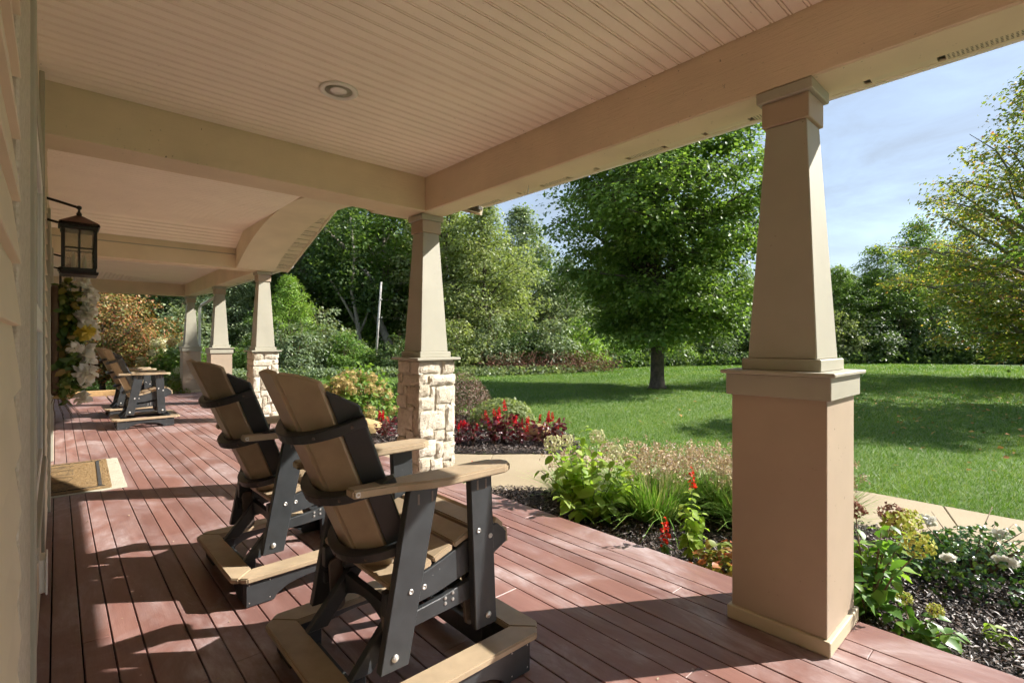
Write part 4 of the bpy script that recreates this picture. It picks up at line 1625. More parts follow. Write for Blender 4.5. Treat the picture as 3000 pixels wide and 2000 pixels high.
    for k in range(-2, 3):
        half = R(14.7) if abs(k) < 2 else R(9.2)
        ph = k * R(32.5) if abs(k) < 2 else (k / 2) * R(57.0)
        mb = MB()
        nseg = 6
        s0 = .0 if abs(k) < 2 else .03
        cols = []
        for i in range(nseg + 1):
            f_ = -1 + 2 * i / nseg
            tot = (ph + half * f_) / R(32.5)
            stop = .835 - .036 * tot ** 2 if abs(k) < 2 else .715 - .16 * (abs(tot) - 1.52)
            cols.append((f_, s0, stop))
        vs1 = []
        for dr_ in (-.011, .011):
            for (f_, sa, sb) in cols:
                for s_ in (sa, sb):
                    r_ = RB + (RT - RB) * s_ / SL_
                    # flat slat: chord of the arc
                    cpos = bp(s_, ph, dr_)
                    tang = Vector((0, 1, 0)) * math.cos(ph) + nf * math.sin(ph)
                    vs1.append(cpos + tang * (f_ * math.tan(half) * r_))
        n1 = (nseg + 1) * 2
        fs1 = []
        for i in range(nseg):
            a_ = i * 2
            fs1 += [(a_, a_ + 1, a_ + 3, a_ + 2), (n1 + a_, n1 + a_ + 2, n1 + a_ + 3, n1 + a_ + 1), (a_ + 1, n1 + a_ + 1, n1 + a_ + 3, a_ + 3), (a_, a_ + 2, n1 + a_ + 2, n1 + a_)]
        fs1 += [(0, n1, n1 + 1, 1), (n1 - 2, n1 - 1, 2 * n1 - 1, 2 * n1 - 2)]
        mb.add(vs1, fs1)
        mb.build('back_slat', BK if abs(k) == 2 else TN, t, .004)
    for hs, hw, span in ((.585, .046, 67), (.335, .054, 72), (.075, .052, 70)):
        mb = MB()
        vs1 = []
        nn = 18
        for i in range(nn + 1):
            ph = R(-span + 2 * span * i / nn)
            for ds_ in (-.018, .018):
                for dr_ in (.0125, hw):
                    rr_ = dr_
                    # clear the flat slats between chord corners
                    vs1.append(bp(hs + ds_, ph, rr_ + .008))
        fs1 = []
        for i in range(nn):
            a_ = i * 4
            fs1 += [(a_, a_ + 4, a_ + 5, a_ + 1), (a_ + 2, a_ + 3, a_ + 7, a_ + 6), (a_ + 1, a_ + 5, a_ + 7, a_ + 3), (a_, a_ + 2, a_ + 6, a_ + 4)]
        fs1 += [(0, 1, 3, 2), (nn * 4, nn * 4 + 2, nn * 4 + 3, nn * 4 + 1)]
        mb.add(vs1, fs1)
        hp = mb.build('back_hoop', BK, t, .003)
        for ph in (-58, -33, 0, 33, 58):
            p_ = bp(hs, R(ph), hw + .008)
            b_ = MB().lathe([(.006, 0), (.005, .003), (0, .004)], n=8).build('screw', M['link'], hp, 0)
            b_.location = p_
            dv = (p_ - bp(hs, R(ph), 0)).normalized()
            b_.rotation_euler = dv.to_track_quat('Z', 'Y').to_euler()
    return t


chair = make_chair()
CH = [((1.085, 1.885), 0, 'nearest glider chair with its arm reaching toward the stone column'),
      ((1.075, 3.195), R(1), 'second glider chair, right behind the nearest one'),
      ((1.06, 10.06), R(-1), 'front chair of the far pair near the porch end'),
      ((1.055, 11.65), R(1), 'rear chair of the far pair, mostly hidden by the front one')]
for i, (p_, a_, lab) in enumerate(CH):
    c_ = chair if i == 0 else copy_tree(chair)
    c_.location = (p_[0], p_[1], 0)
    c_.rotation_euler = (0, 0, a_)
    c_['label'] = lab

# ================================================================== trees
lawn_maple = branch_tree('lawn_maple', 31, 12.9, 4.15, 1.7, 120, 17, 85, .125, .62, LM['maple'], .235, .36, elev=(2, 60))
place_tree('maple_tree', lawn_maple, (14.66, 8.99, -.25), 'big green maple standing alone on the lawn', rz=.8)
mb = MB()
mb.lathe([(.0, .04), (.35, .045), (.62, .025), (.85, -.02)], (14.66, 8.99, -.25), 22)
o = mb.build('soil_ring', M['mulch_base'], None, 0, True)
tag(o, 'bare soil ring round the lawn maple trunk', kind='structure')

turning = branch_tree('turning_maple', 77, 13.2, 6.0, 1.3, 92, 15, 56, .14, .68, LM['yellowmaple'], .25, .36, 'bark_pale', elev=(0, 66), thin=.03, topthin=.22)
x_, y_ = bear(3090, 19.5)
place_tree('turning_maple_tree', turning, (x_, y_, -.25), 'sparse maple turning yellow and orange at the right edge of the lawn', rz=2.2)

TV = {
    'oak': [branch_tree('oak%d' % k, 100 + k, 12, 4.6, .7, 62, 10, 66, .19, .95, LM['oak'], .22, .38, elev=(0, 60)) for k in range(2)],
    'dark': [branch_tree('wood%d' % k, 120 + k, 14, 4.6, 1.8, 62, 10, 58, .20, 1.0, LM['dark'], .20, .42, 'bark_pale', elev=(5, 62)) for k in range(3)],
}
TREES = [
    # bearing, depth, scale, variant, material, name, label
    (470, 31, .80, 'dark', 'dark', 'woodland_tree', 'dark woodland tree rising behind the rusty maple past the porch end'),
    (660, 29, .62, 'oak', 'grey', 'woodland_tree', 'grey green tree seen between the far porch columns'),
    (770, 37, 1.05, 'dark', 'dark', 'woodland_tree', 'tall dark tree left of the arch opening, behind the yellow one'),
    (890, 35, 1.05, 'dark', 'dark', 'woodland_tree', 'tall dark tree filling the middle of the arch opening'),
    (1010, 38, 1.15, 'dark', 'dark', 'woodland_tree', 'tall dark tree behind the pale forked trunk'),
    (1130, 34, 1.05, 'dark', 'maple', 'woodland_tree', 'tall green tree behind the leaning pole'),
    (1235, 36, 1.05, 'oak', 'maple', 'woodland_tree', 'tall tree directly behind the stone column'),
    (1420, 29.5, .86, 'oak', 'oak', 'oak_tree', 'pale green oak right of the stone column'),
    (1300, 32, 1.02, 'oak', 'oak', 'oak_tree', 'pale oak partly hidden by the stone column shaft'),
    (1525, 38, 1.02, 'oak', 'grey', 'woodland_tree', 'tall airy tree whose top stands against the sky gap'),
    (1660, 35, .66, 'oak', 'grey', 'woodland_tree', 'grey green tree just left of the lawn maple'),
    (1760, 42, .72, 'dark', 'dark', 'woodland_tree', 'dark tree behind the left side of the lawn maple'),
    (1900, 43, .70, 'dark', 'dark', 'woodland_tree', 'dark tree directly behind the lawn maple trunk'),
    (2040, 43, .72, 'dark', 'dark', 'woodland_tree', 'dark tree behind the right side of the lawn maple'),
    (2180, 42, .66, 'oak', 'maple', 'woodland_tree', 'green tree between the lawn maple and the nearest column'),
    (2330, 43, .66, 'dark', 'dark', 'woodland_tree', 'dark tree hidden mostly by the nearest column shaft'),
    (2455, 39, .66, 'oak', 'maple', 'woodland_tree', 'rounded green tree just right of the nearest column'),
    (2570, 40, .70, 'dark', 'maple', 'woodland_tree', 'green tree between the nearest column and the turning maple'),
    (2690, 41, .86, 'dark', 'maple', 'woodland_tree', 'taller green tree behind the left edge of the turning maple'),
    (2830, 42, .80, 'dark', 'dark', 'woodland_tree', 'dark tree behind the middle of the turning maple'),
    (2980, 42, .78, 'dark', 'dark', 'woodland_tree', 'dark tree at the right edge behind the turning maple'),
    (845, 24, .40, 'oak', 'lime', 'yellowing_tree', 'small yellow green tree under the arch beside the far stone column'),
]
for i, (px_, dist, sc_, var, mt_, nm, lab) in enumerate(TREES):
    x_, y_ = bear(px_, dist)
    ms = TV[var][i % len(TV[var])]
    place_tree(nm, ms, (x_, y_, -.3), lab, 'tree', 'trees of the wood beyond the lawn', random.uniform(0, 6.28), sc_, sc_ * random.uniform(.96, 1.06), LM[mt_])

for i, (x_, y_, sc_, lab) in enumerate([(20.2, -3.6, .92, 'green yard tree beyond the right picture edge shading the lawn'), (30.0, -7.5, .8, 'second yard tree farther beyond the right picture edge')]):
    place_tree('yard_tree', TV['oak'][i % 2], (x_, y_, -.25), lab, 'tree', None, i * 2.0, sc_, sc_, LM['maple'])

# pale forked trunks standing in front of the dark wood
def bare_trunk(name, loc, label, paths):
    t = thing(name, loc, label, 'tree')
    mb = MB()
    for pts, r0, r1 in paths:
        n_ = len(pts)
        mb.tube(pts, [r0 + (r1 - r0) * i / (n_ - 1) for i in range(n_)], 8)
    mb.build('trunk', M['bark_pale'], t, 0, True)
    rng_ = np.random.default_rng(len(label))
    L = []
    for pts, r0, r1 in paths:
        for k in range(60):
            f_ = rng_.uniform(.55, 1.0)
            i = min(int(f_ * (len(pts) - 1)), len(pts) - 2)
            u_ = f_ * (len(pts) - 1) - i
            q_ = np.array(pts[i]) * (1 - u_) + np.array(pts[i + 1]) * u_
            L.append(q_ + rng_.normal(size=(22, 3)) * .45)
    L = np.concatenate(L)
    obj('crown', leaves_mesh('trunk_leaves', L, np.array([0, 0, .8]) + rng_.normal(size=L.shape) * .6, rng_.normal(size=L.shape), rng_.uniform(.14, .3, len(L)), LM['dark']), t)
    return t
x_, y_ = bear(1052, 29)
bare_trunk('forked_tree', (x_, y_, -.3), 'slim pale forked trunk left of the leaning pole', [
    ([(0, 0, 0), (.05, 0, 1.5), (-.1, .05, 3.0), (-.35, .25, 4.6), (-.2, .2, 6.5), (-.4, .3, 9)], .17, .05),
    ([(-.1, .05, 2.6), (-.8, .6, 4.2), (-1.5, 1.1, 5.6), (-1.7, 1.3, 7.2)], .09, .03),
    ([(.0, 0, 2.0), (.5, -.4, 3.6), (.8, -.7, 4.9)], .07, .02)])
x_, y_ = bear(1145, 30)
bare_trunk('leaning_tree', (x_, y_, -.3), 'grey tree trunk leaning left behind the pole, its limb rising under the arch', [
    ([(0.4, -.3, 0), (-.2, .1, 1.8), (-.7, .6, 3.4), (-.8, .7, 5.2), (-1.8, 1.7, 7.0), (-3.6, 3.3, 9.2), (-5.2, 4.8, 10.6)], .26, .08)])

# utility pole with its wires
x_, y_ = bear(1098, 25)
x2, y2 = bear(1117, 25)
pole = thing('utility_pole', (x_, y_, -.3), 'weathered grey leaning pole with wires at the edge of the wood', 'pole')
MB().tube([(0, 0, 0), ((x2 - x_) * .5, (y2 - y_) * .5, 2.4), (x2 - x_, y2 - y_, 4.62)], [.066, .058, .05], 9).build('shaft', M['pole'], pole, 0, True)
for zz_ in (3.75, 2.85):
    mb = MB().lathe([(.0, -.03), (.035, -.02), (.025, 0), (.035, .02), (0, .03)], ((x2 - x_) * .8 + .06, (y2 - y_) * .8 - .06, zz_), 8)
    mb.build('insulator', M['white'], pole)
for k, (zz_, ze) in enumerate(((3.72, 4.6), (2.82, 3.55), (4.55, 7.0))):
    s_ = Vector((x2 + .02, y2 - .05, zz_ - .3))
    ex, ey = bear(3300, 33)
    e_ = Vector((ex, ey, ze))
    pts = []
    for i in range(25):
        u_ = i / 24
        p_ = s_.lerp(e_, u_)
        p_.z -= (.55 if k < 2 else .2) * 4 * u_ * (1 - u_)
        pts.append(p_)
    o = MB().tube(pts, .0042, 4).build('overhead_wire', M['link'])
    tag(o, ['upper of the two wires crossing behind the columns from the pole', 'lower wire crossing behind the columns from the pole', 'thin top wire rising from the pole head toward the right'][k], 'wire', 'wires from the leaning pole')

# dense woodland behind, one mass of leaves nobody could count
rng = np.random.default_rng(51)
n = 120000
pxs = rng.uniform(150, 3300, n)
dd = rng.uniform(42, 54, n)
hh = rng.uniform(0, 1, n) ** 1.15
topz = np.interp(pxs, [150, 600, 1200, 1500, 1700, 2400, 2600, 3300], [10, 13, 14, 10, 7.5, 6.5, 8, 8.5]) * (1 + .12 * np.sin(pxs * .021) + .07 * np.sin(pxs * .057))
dv = (pxs - 1500) / 1466.
P_ = np.column_stack([dd * (math.sin(YAW) + math.cos(YAW) * dv), dd * (math.cos(YAW) - math.sin(YAW) * dv), -.3 + hh * topz])
o = obj('woodland', leaves_mesh('woodland', P_, np.array([.3, -.5, .5]) + rng.normal(size=(n, 3)) * .6, rng.normal(size=(n, 3)), rng.uniform(.25, .5, n), LM['dark']))
tag(o, 'dense dark green wood behind the row of trees', 'woods', kind='stuff')

# ------------------------------------------------------------------ shrubs at the wood edge
SV = [branch_tree('edge_shrub%d' % k, 60 + k, 3.0, 1.55, .1, 40, 7, 60, .11, .42, LM['bush'], .018, .4, 'stem', elev=(20, 70), multi=True) for k in range(3)]
SH = [
    (260, 27, 1.0, 'bush', 'leafy green shrub at far left behind the wreath flowers'),
    (545, 26, 1.3, 'grey', 'tall feathery green shrub behind the corner column'),
    (600, 21, .62, 'lime', 'low bright shrub between the last two columns'),
    (700, 22.5, .75, 'bush', 'round shrub left of the far stone column'),
    (780, 23, .95, 'grey', 'big feathery shrub just left of the far stone column'),
    (870, 22.5, 1.0, 'grey', 'grey green shrub under the arch beside the yellow tree'),
    (940, 24.5, 1.2, 'grey', 'tall grey green shrub in the middle under the arch'),
    (1020, 23.5, .85, 'bush', 'green shrub below the forked trunk'),
    (1080, 23.5, .55, 'bush', 'green shrub at the foot of the leaning pole'),
    (1165, 23.5, .75, 'dark', 'dark shrub close left of the stone column'),
    (1345, 24.5, 1.15, 'oak', 'tall leafy shrub close right of the stone column'),
    (1440, 25, 1.0, 'grey', 'pale leafy shrub under the oak'),
    (1530, 25.5, 1.0, 'dark', 'dark shrub between the oak and the lawn maple'),
    (1610, 26, 1.1, 'grey', 'silvery shrub behind the brown brush'),
    (1690, 27, 1.0, 'lime', 'light green shrub behind the brush at left of the maple trunk'),
    (1790, 31, 1.0, 'bush', 'green shrub left of the maple trunk at the lawn end'),
    (1870, 33, .9, 'dark', 'dark shrub just left of the maple trunk'),
    (1990, 34, .8, 'lime', 'light shrub just right of the maple trunk'),
    (2090, 36, 1.2, 'dark', 'dark shrub at the lawn end right of the maple trunk'),
    (2200, 37, 1.3, 'dark', 'dark shrub left of the nearest column cap'),
    (2330, 37, 1.4, 'dark', 'dark shrub hidden behind the nearest column'),
    (2450, 37, 1.3, 'oak', 'pale shrub right beside the nearest column cap'),
    (2540, 37, 1.4, 'dark', 'dark shrub at the lawn end right of the nearest column'),
    (2640, 37.5, 1.5, 'dark', 'dark shrub under the left edge of the turning maple'),
    (2750, 37, 1.45, 'dark', 'dark shrub under the middle of the turning maple'),
    (2860, 37.5, 1.5, 'dark', 'dark shrub under the right of the turning maple'),
    (2970, 37, 1.5, 'dark', 'dark shrub at the right edge of the lawn end'),
]
for i, (px_, dist, sc_, mt_, lab) in enumerate(SH):
    x_, y_ = bear(px_, dist)
    place_shrub('woodland_shrub', SV[i % 3][1], SV[i % 3][0], (x_, y_, -.35), lab, 'shrub', 'shrubs along the wood edge', random.uniform(0, 6.28), sc_, sc_ * random.uniform(.85, 1.15), LM[mt_])

# weeds and brush along the lawn's far edge
def edge_strip(name, label, pts, n, h, leaf, mat, seed, templ='quad', wdt=.7):
    rng_ = np.random.default_rng(seed)
    P0 = np.array([bear(a_, b_) for a_, b_ in pts])
    u_ = rng_.uniform(0, len(P0) - 1.001, n)
    i_ = u_.astype(int)
    f_ = (u_ - i_)[:, None]
    q_ = P0[i_] * (1 - f_) + P0[i_ + 1] * f_ + rng_.normal(size=(n, 2)) * wdt * .5
    hh_ = h * (.5 + .5 * np.sin(u_ * 9.0 + seed) ** 2) * rng_.uniform(0, 1, n) ** .8
    c_ = np.column_stack([q_, -.26 + hh_])
    o_ = obj(name, leaves_mesh(name, c_, np.array([0, 0, .6]) + rng_.normal(size=(n, 3)) * .6, rng_.normal(size=(n, 3)), leaf * rng_.uniform(.6, 1.4, n), mat, templ))
    tag(o_, label, 'weeds', kind='stuff')
edge_strip('edge_weeds', 'low green weeds along the far lawn edge left of the maple', [(520, 19), (700, 20), (950, 21.5), (1200, 22), (1400, 22.5), (1600, 23.8), (1740, 26)], 15000, .5, .12, LM['grey'], 5)
edge_strip('edge_weeds', 'low dark weeds along the far lawn edge right of the maple', [(1740, 28), (1850, 31), (2000, 33), (2300, 35), (2600, 35.5), (3100, 35.5)], 9000, .9, .2, LM['dark'], 6)
edge_strip('dry_brush', 'reddish brown dead brush at the lawn edge behind the stone column', [(1420, 23.2), (1560, 24), (1680, 24.6), (1790, 26)], 5200, 1.15, .13, LM['brown'], 8, 'lance')

# rusty maple and garden shrubs past the porch end
rusty = branch_tree('rusty_maple', 91, 3.7, 2.0, .5, 60, 10, 62, .068, .36, LM['rust'], .07, .45, elev=(8, 55))
place_tree('ornamental_maple', rusty, (1.0, 18.9, -.2), 'rusty orange ornamental maple past the far end of the porch', rz=1.0)


def bloom_mesh(key, seed, r, h, n, mat, sz):
    rng_ = np.random.default_rng(seed)
    d_ = rnd_unit(rng_, n)
    p_ = d_ * np.array([r, r, h]) * rng_.uniform(.75, 1.05, (n, 1))
    return leaves_mesh(key, p_, d_ + rng_.normal(size=(n, 3)) * .4, rng_.normal(size=(n, 3)), sz * rng_.uniform(.7, 1.3, n), mat, 'quad', 1.4)


BM = {k: bloom_mesh('bloom_' + k, 5 + i, .085, .075, 150, LM[k], .026) for i, k in enumerate(('bloom', 'bloom_tan', 'bloom_dry', 'bloom_lime'))}


def hydrangea(name, loc, rx, h, nleaf, leaf, lmat, blooms, bmat, label, seed, bsc=1.0, stems=14, group=None, lm2=None):
    rng_ = np.random.default_rng(seed)
    t_ = thing(name, loc, label, 'plant', group)
    me = shrub_mesh(name + str(seed), seed, rx, h, nleaf, leaf, lmat, 'ovate', .2, .45)
    obj('foliage', me, t_)
    obj('stem', stems_mesh(name + 's' + str(seed), seed, rx, h, stems, .006, M['stem']), t_)
    for i in range(blooms):
        a_ = rng_.uniform(0, 6.28)
        e_ = rng_.uniform(.15, 1.3)
        p_ = (rx * math.cos(a_) * math.cos(e_) * 1.0, rx * math.sin(a_) * math.cos(e_) * 1.0, h * (.25 + .85 * math.sin(e_)))
        k_ = bmat if isinstance(bmat, str) else bmat[i % len(bmat)]
        o_ = obj('bloom', BM[k_], t_, p_)
        s_ = bsc * rng_.uniform(.75, 1.2)
        o_.scale = (s_, s_, s_)
        o_.rotation_euler = (rng_.uniform(0, 1), 0, rng_.uniform(0, 6))
    return t_
x_, y_ = bear(500, 14.6)
hydrangea('hydrangea', (x_, y_, -.2), .95, 1.45, 1500, .14, LM['bush'], 26, ('bloom', 'bloom', 'bloom_tan'), 'hydrangea with pale round blooms left of the corner column', 41, 1.5)
o_ = shrub_mesh('clipped_box', 43, .8, .62, 9000, .045, LM['needle'], 'quad', .06, .85)
x_, y_ = bear(505, 13.55)
place_shrub('boxwood_shrub', o_, stems_mesh('boxstem', 44, .5, .4, 6, .01, M['stem']), (x_, y_, -.2), 'low clipped yellow green mound beside the corner column')
for i, (px_, dist, sc_, lab) in enumerate([(225, 15.2, .75, 'bright leafy plant behind the timber edging by the wreath'), (300, 15.4, .8, 'leafy white edged plant left of the far chairs'), (380, 15.6, .75, 'leafy plant behind the far chair backs'), (455, 15.2, .5, 'low leafy plant right of the far chairs')]):
    x_, y_ = bear(px_, dist)
    me = shrub_mesh('border_plant%d' % i, 45 + i, .75, .95, 1500, .13, LM['lime'] if i % 2 else LM['bush'], 'lance', .2, .4)
    place_shrub('border_plant', me, stems_mesh('bps%d' % i, i, .6, .7, 8, .006, M['greenstem']), (x_, y_, -.2), lab, 'plant', 'plants in the bed past the porch end', i, sc_)

# ================================================================== garden plants near the porch
def stalk_plant(name, loc, label, stalks, leaf, lmat, seed, spread=.3, h=.6, pairs=8, stemr=.006, droop=.25, stemmat='greenstem', cat='plant', group=None, wide=1.0, top_blooms=None, bsc=1.0, rz=0):
    """upright leafy stalks with leaf pairs; blooms sit on chosen stalk tips"""
    rng_ = np.random.default_rng(seed)
    t_ = thing(name, loc, label, cat, group, rz)
    mb = MB()
    C_, N_, D_, S_ = [], [], [], []
    tips = []
    for i in range(stalks):
        a_ = rng_.uniform(0, 6.28)
        r0 = spread * .25 * rng_.uniform(0, 1)
        r1 = spread * rng_.uniform(.25, 1.0)
        hh_ = h * rng_.uniform(.55, 1.05) * (1.08 - .35 * r1 / spread)
        b0 = np.array([math.cos(a_) * r0, math.sin(a_) * r0, 0])
        e_ = np.array([math.cos(a_) * r1, math.sin(a_) * r1, hh_])
        m_ = (b0 * .55 + e_ * .45) + np.array([0, 0, hh_ * .14])
        pts = [b0, m_, e_]
        mb.tube([b0, b0 * .5 + m_ * .5 + np.array([0, 0, hh_ * .04]), m_, e_], [stemr, stemr * .9, stemr * .75, stemr * .4], 5)
        tips.append(e_)
        for k in range(pairs):
            u_ = .22 + .78 * (k + rng_.uniform(-.2, .2)) / (pairs - 1)
            u_ = min(max(u_, .1), 1)
            q_ = b0 * (1 - u_) ** 2 + 2 * m_ * u_ * (1 - u_) + e_ * u_ ** 2
            az = k * 1.57 + rng_.uniform(-.5, .5) + a_
            for s_ in (0, math.pi):
                d_ = np.array([math.cos(az + s_), math.sin(az + s_), .25 - droop * rng_.uniform(.3, 2.2)])
                C_.append(q_)
                D_.append(d_)
                N_.append(np.array([0, 0, 1.0]) + d_ * .25 + rng_.normal(size=3) * .28)
                S_.append(leaf * rng_.uniform(.6, 1.25) * (1.1 - .45 * u_ ** 3))
    mb.build('stem', M[stemmat], t_, 0, True)
    leaf_objects(t_, name + str(seed), C_, N_, D_, S_, lmat, LM['hyd_dark_one'] if lmat is LM['hyd_dark'] else LM['hyd_leaf_one'], 'ovate', wide)
    tips.sort(key=lambda q: -q[2])
    for i, bm_ in enumerate(top_blooms or []):
        e_ = tips[i % len(tips)]
        o_ = obj('bloom', BM[bm_], t_, tuple(e_ + np.array([0, 0, .03])))
        s_ = bsc * rng_.uniform(.8, 1.15)
        o_.scale = (s_, s_, s_)
    return t_, tips


# bright green hydrangea at the deck edge
stalk_plant('hydrangea', (3.33, 2.66, -.16), 'bright lime green hydrangea with cream blooms at the deck edge', 20, .125, LM['hyd_leaf'], 8, .44, .74, 9, .006, .30, 'greenstem', top_blooms=['bloom'] * 4, bsc=.9, wide=1.05)
stalk_plant('young_hydrangea', (3.85, 3.30, -.16), 'tall thin leafy stalk behind the lime green hydrangea', 3, .11, LM['hyd_leaf'], 9, .16, .86, 8, .005, .3)
# deep green hydrangea right of the column
stalk_plant('hydrangea', (3.30, .72, -.16), 'deep green hydrangea with dried brown flower heads close right of the nearest column', 13, .11, LM['hyd_dark'], 12, .30, .62, 6, .006, .35, 'stem', top_blooms=['bloom_dry', 'bloom_dry', 'bloom_lime'], bsc=.75)
t_, _ = stalk_plant('trailing_hydrangea', (3.16, .50, -.16), 'low leafy hydrangea shoots beside the column base at the deck edge', 6, .10, LM['hyd_dark'], 13, .20, .16, 5, .005, .3, 'stem', top_blooms=['bloom_lime', 'bloom_lime'], bsc=.5)
stalk_plant('spent_hydrangea', (3.85, .80, -.16), 'hydrangea with tall dried brown flower head near the walk', 7, .09, LM['hyd_leaf'], 14, .22, .46, 6, .005, .3, 'stem', top_blooms=['bloom_dry', 'bloom_lime', 'bloom_lime'], bsc=.95)

# ornamental onion clumps: blades, dry stalks and seed heads
def blades(n, r0, L0, L1, width, rng_, lean=.75, curl=.55):
    a_ = rng_.uniform(0, 6.28, n)
    rr_ = r0 * np.sqrt(rng_.uniform(0, 1, n))
    b0 = np.column_stack([np.cos(a_) * rr_, np.sin(a_) * rr_, np.zeros(n)])
    az = a_ + rng_.normal(size=n) * .6
    L = rng_.uniform(L0, L1, n)
    ln = np.abs(rng_.normal(size=n)) * lean * .55 + .08 + .3 * rr_ / r0
    out = np.column_stack([np.cos(az), np.sin(az), np.zeros(n)])
    side = np.column_stack([-np.sin(az), np.cos(az), np.zeros(n)])
    cu_ = curl * rng_.uniform(.2, 1.2, n)
    vs1 = []
    for t_ in (0, .35, .7, 1.0):
        h_ = L * (t_ - .42 * cu_ * t_ ** 2 * np.clip(ln, 0, 1.3))
        o_ = L * (ln * t_ * .55 + cu_ * ln * t_ ** 2 * .55)
        p_ = b0 + out * o_[:, None] + np.array([0, 0, 1.]) * np.maximum(h_, .01)[:, None]
        wd_ = width * (1 - .85 * t_ ** 2)
        vs1 += [p_ - side * wd_, p_ + side * wd_]
    v = np.stack(vs1, 1)
    f = []
    for k in range(3):
        f.append([2 * k, 2 * k + 1, 2 * k + 3, 2 * k + 2])
    f = np.array(f)[None] + (np.arange(n) * 8)[:, None, None]
    return v.reshape(-1, 3), f.reshape(-1, 4), v[:, 6:8].mean(1)


ON = []
for k in range(3):
    rng_ = np.random.default_rng(200 + k)
    v, f, _ = blades(760, .17, .24, .47, .0042, rng_, 1.15, .95)
    m1 = np_mesh('onion_blades', v, f)
    m1.materials.append(LM['blade'])
    v, f, tip = blades(110, .15, .36, .56, .0024, rng_, .5, .12)
    m2 = np_mesh('onion_stalks', v, f)
    m2.materials.append(LM['drystem'])
    c_ = []
    for q_ in tip:
        c_.append(q_ + rng_.normal(size=(16, 3)) * .013)
    c_ = np.concatenate(c_)
    m3 = leaves_mesh('onion_heads', c_, rng_.normal(size=c_.shape), rng_.normal(size=c_.shape), rng_.uniform(.012, .024, len(c_)), LM['dryhead'], 'quad', .9)
    ON.append((m1, m2, m3))
ONS = [((3.78, 2.36), 1.12, 'large onion grass clump with dry seed heads in front of the walk, nearest the lime hydrangea'),
       ((4.02, 2.74), 1.0, 'onion grass clump behind the lime hydrangea and the large clump'),
       ((4.25, 2.35), 1.0, 'onion grass clump in the middle of the dry seed heads'),
       ((4.38, 2.02), 1.05, 'onion grass clump behind the red salvia'),
       ((4.50, 1.70), 1.05, 'onion grass clump close left of the nearest column'),
       ((4.58, 1.36), 1.0, 'onion grass clump mostly behind the nearest column'),
       ((4.62, 1.98), .9, 'rearmost onion grass clump beside the walk'),
       ((4.20, 1.72), .9, 'onion grass clump between the salvia and the nearest column'),
       ((3.62, 3.10), .85, 'onion grass clump at the left end beside the walk')]
for i, (p_, sc_, lab) in enumerate(ONS):
    t_ = thing('onion_grass', (p_[0], p_[1], -.165), lab, 'plant', 'onion grass clumps with dry seed heads', i * 1.3)
    t_.scale = (sc_, sc_, sc_)
    m1, m2, m3 = ON[i % 3]
    obj('blade_tuft', m1, t_)
    obj('flower_stalks', m2, t_)
    obj('seed_heads', m3, t_)

# scarlet salvia
def spike(name, mat, h, r, n, seed):
    rng_ = np.random.default_rng(seed)
    z_ = rng_.uniform(0, h, n)
    a_ = rng_.uniform(0, 6.28, n)
    rr_ = r * (1 - .55 * z_ / h)
    c_ = np.column_stack([np.cos(a_) * rr_ * .4, np.sin(a_) * rr_ * .4, z_])
    d_ = np.column_stack([np.cos(a_), np.sin(a_), np.full(n, .35)])
    return leaves_mesh(name, c_, d_ * .2 + rng_.normal(size=(n, 3)) * .5, d_, rr_ * rng_.uniform(.9, 1.5, n), mat, 'quad', 1.3)
SPK = spike('salvia_spike', LM['salvia'], .15, .022, 36, 3)
t_, tips = stalk_plant('salvia', (3.20, 1.70, -.16), 'upright leafy salvia with a scarlet flower spike at the deck edge', 5, .085, LM['bush2'] if 'bush2' in LM else LM['hyd_leaf'], 31, .10, .52, 11, .004, .45)
obj('flower_spike', SPK, t_, tuple(tips[0] - np.array([0, 0, .0])))
t_, tips = stalk_plant('small_salvia', (3.12, 1.83, -.16), 'small low salvia with bright red flowers left of the tall one', 4, .05, LM['hyd_dark'], 32, .09, .15, 5, .003, .3)
for k in range(2):
    o_ = obj('flower_spike', SPK, t_, tuple(tips[k]))
    o_.scale = (1.15, 1.15, 1.0)
t_, tips = stalk_plant('corner_salvia', (2.98, 3.85, -.16), 'thin salvia with a few red flowers by the stone column', 3, .06, LM['hyd_dark'], 33, .07, .34, 6, .003, .3)
o_ = obj('flower_spike', SPK, t_, tuple(tips[0]))
o_.scale = (.7, .7, .7)

# coral bells mound at the foot of the column
me = shrub_mesh('coral_bells', 51, .20, .19, 420, .06, per_island('coral_bells_leaf', [(0, (.10, .16, .03)), (.5, (.24, .27, .05)), (.75, (.34, .16, .05)), (1, (.36, .08, .04))], .5, .3, (1.2, 1.1, .7), .3), 'ovate', .2, .5)
place_shrub('coral_bells', me, stems_mesh('cbs', 52, .15, .12, 8, .003, M['stem']), (3.17, 1.40, -.165), 'low mound of green and rust leaves at the left foot of the nearest column', 'plant')

# shrub rose with white blooms
rb = thing('rose_bush', (4.42, .42, -.165), 'low rose bush with small glossy leaves and white blooms by the walk', 'shrub')
rng = np.random.default_rng(61)
me = shrub_mesh('rose_leaves', 61, .40, .28, 1900, .038, leafmat('rose_leaf', (.03, .085, .022), (.06, .13, .035), (.12, .19, .05), .25, .25, .6, False), 'ovate', .28, .45)
obj('foliage', me, rb)
obj('stem', stems_mesh('rose_stem', 62, .55, .40, 16, .005, M['stem']), rb)
RF = ball_flower('rose_bloom', .038, 40, LM['petal'])
for i in range(7):
    a_ = rng.uniform(0, 6.28)
    e_ = rng.uniform(.1, 1.3)
    o_ = obj('rose', RF, rb, (.42 * math.cos(a_) * math.cos(e_), .42 * math.sin(a_) * math.cos(e_), .06 + .26 * math.sin(e_)))
    o_.rotation_euler = (rng.uniform(-.8, .8), rng.uniform(-.8, .8), 0)
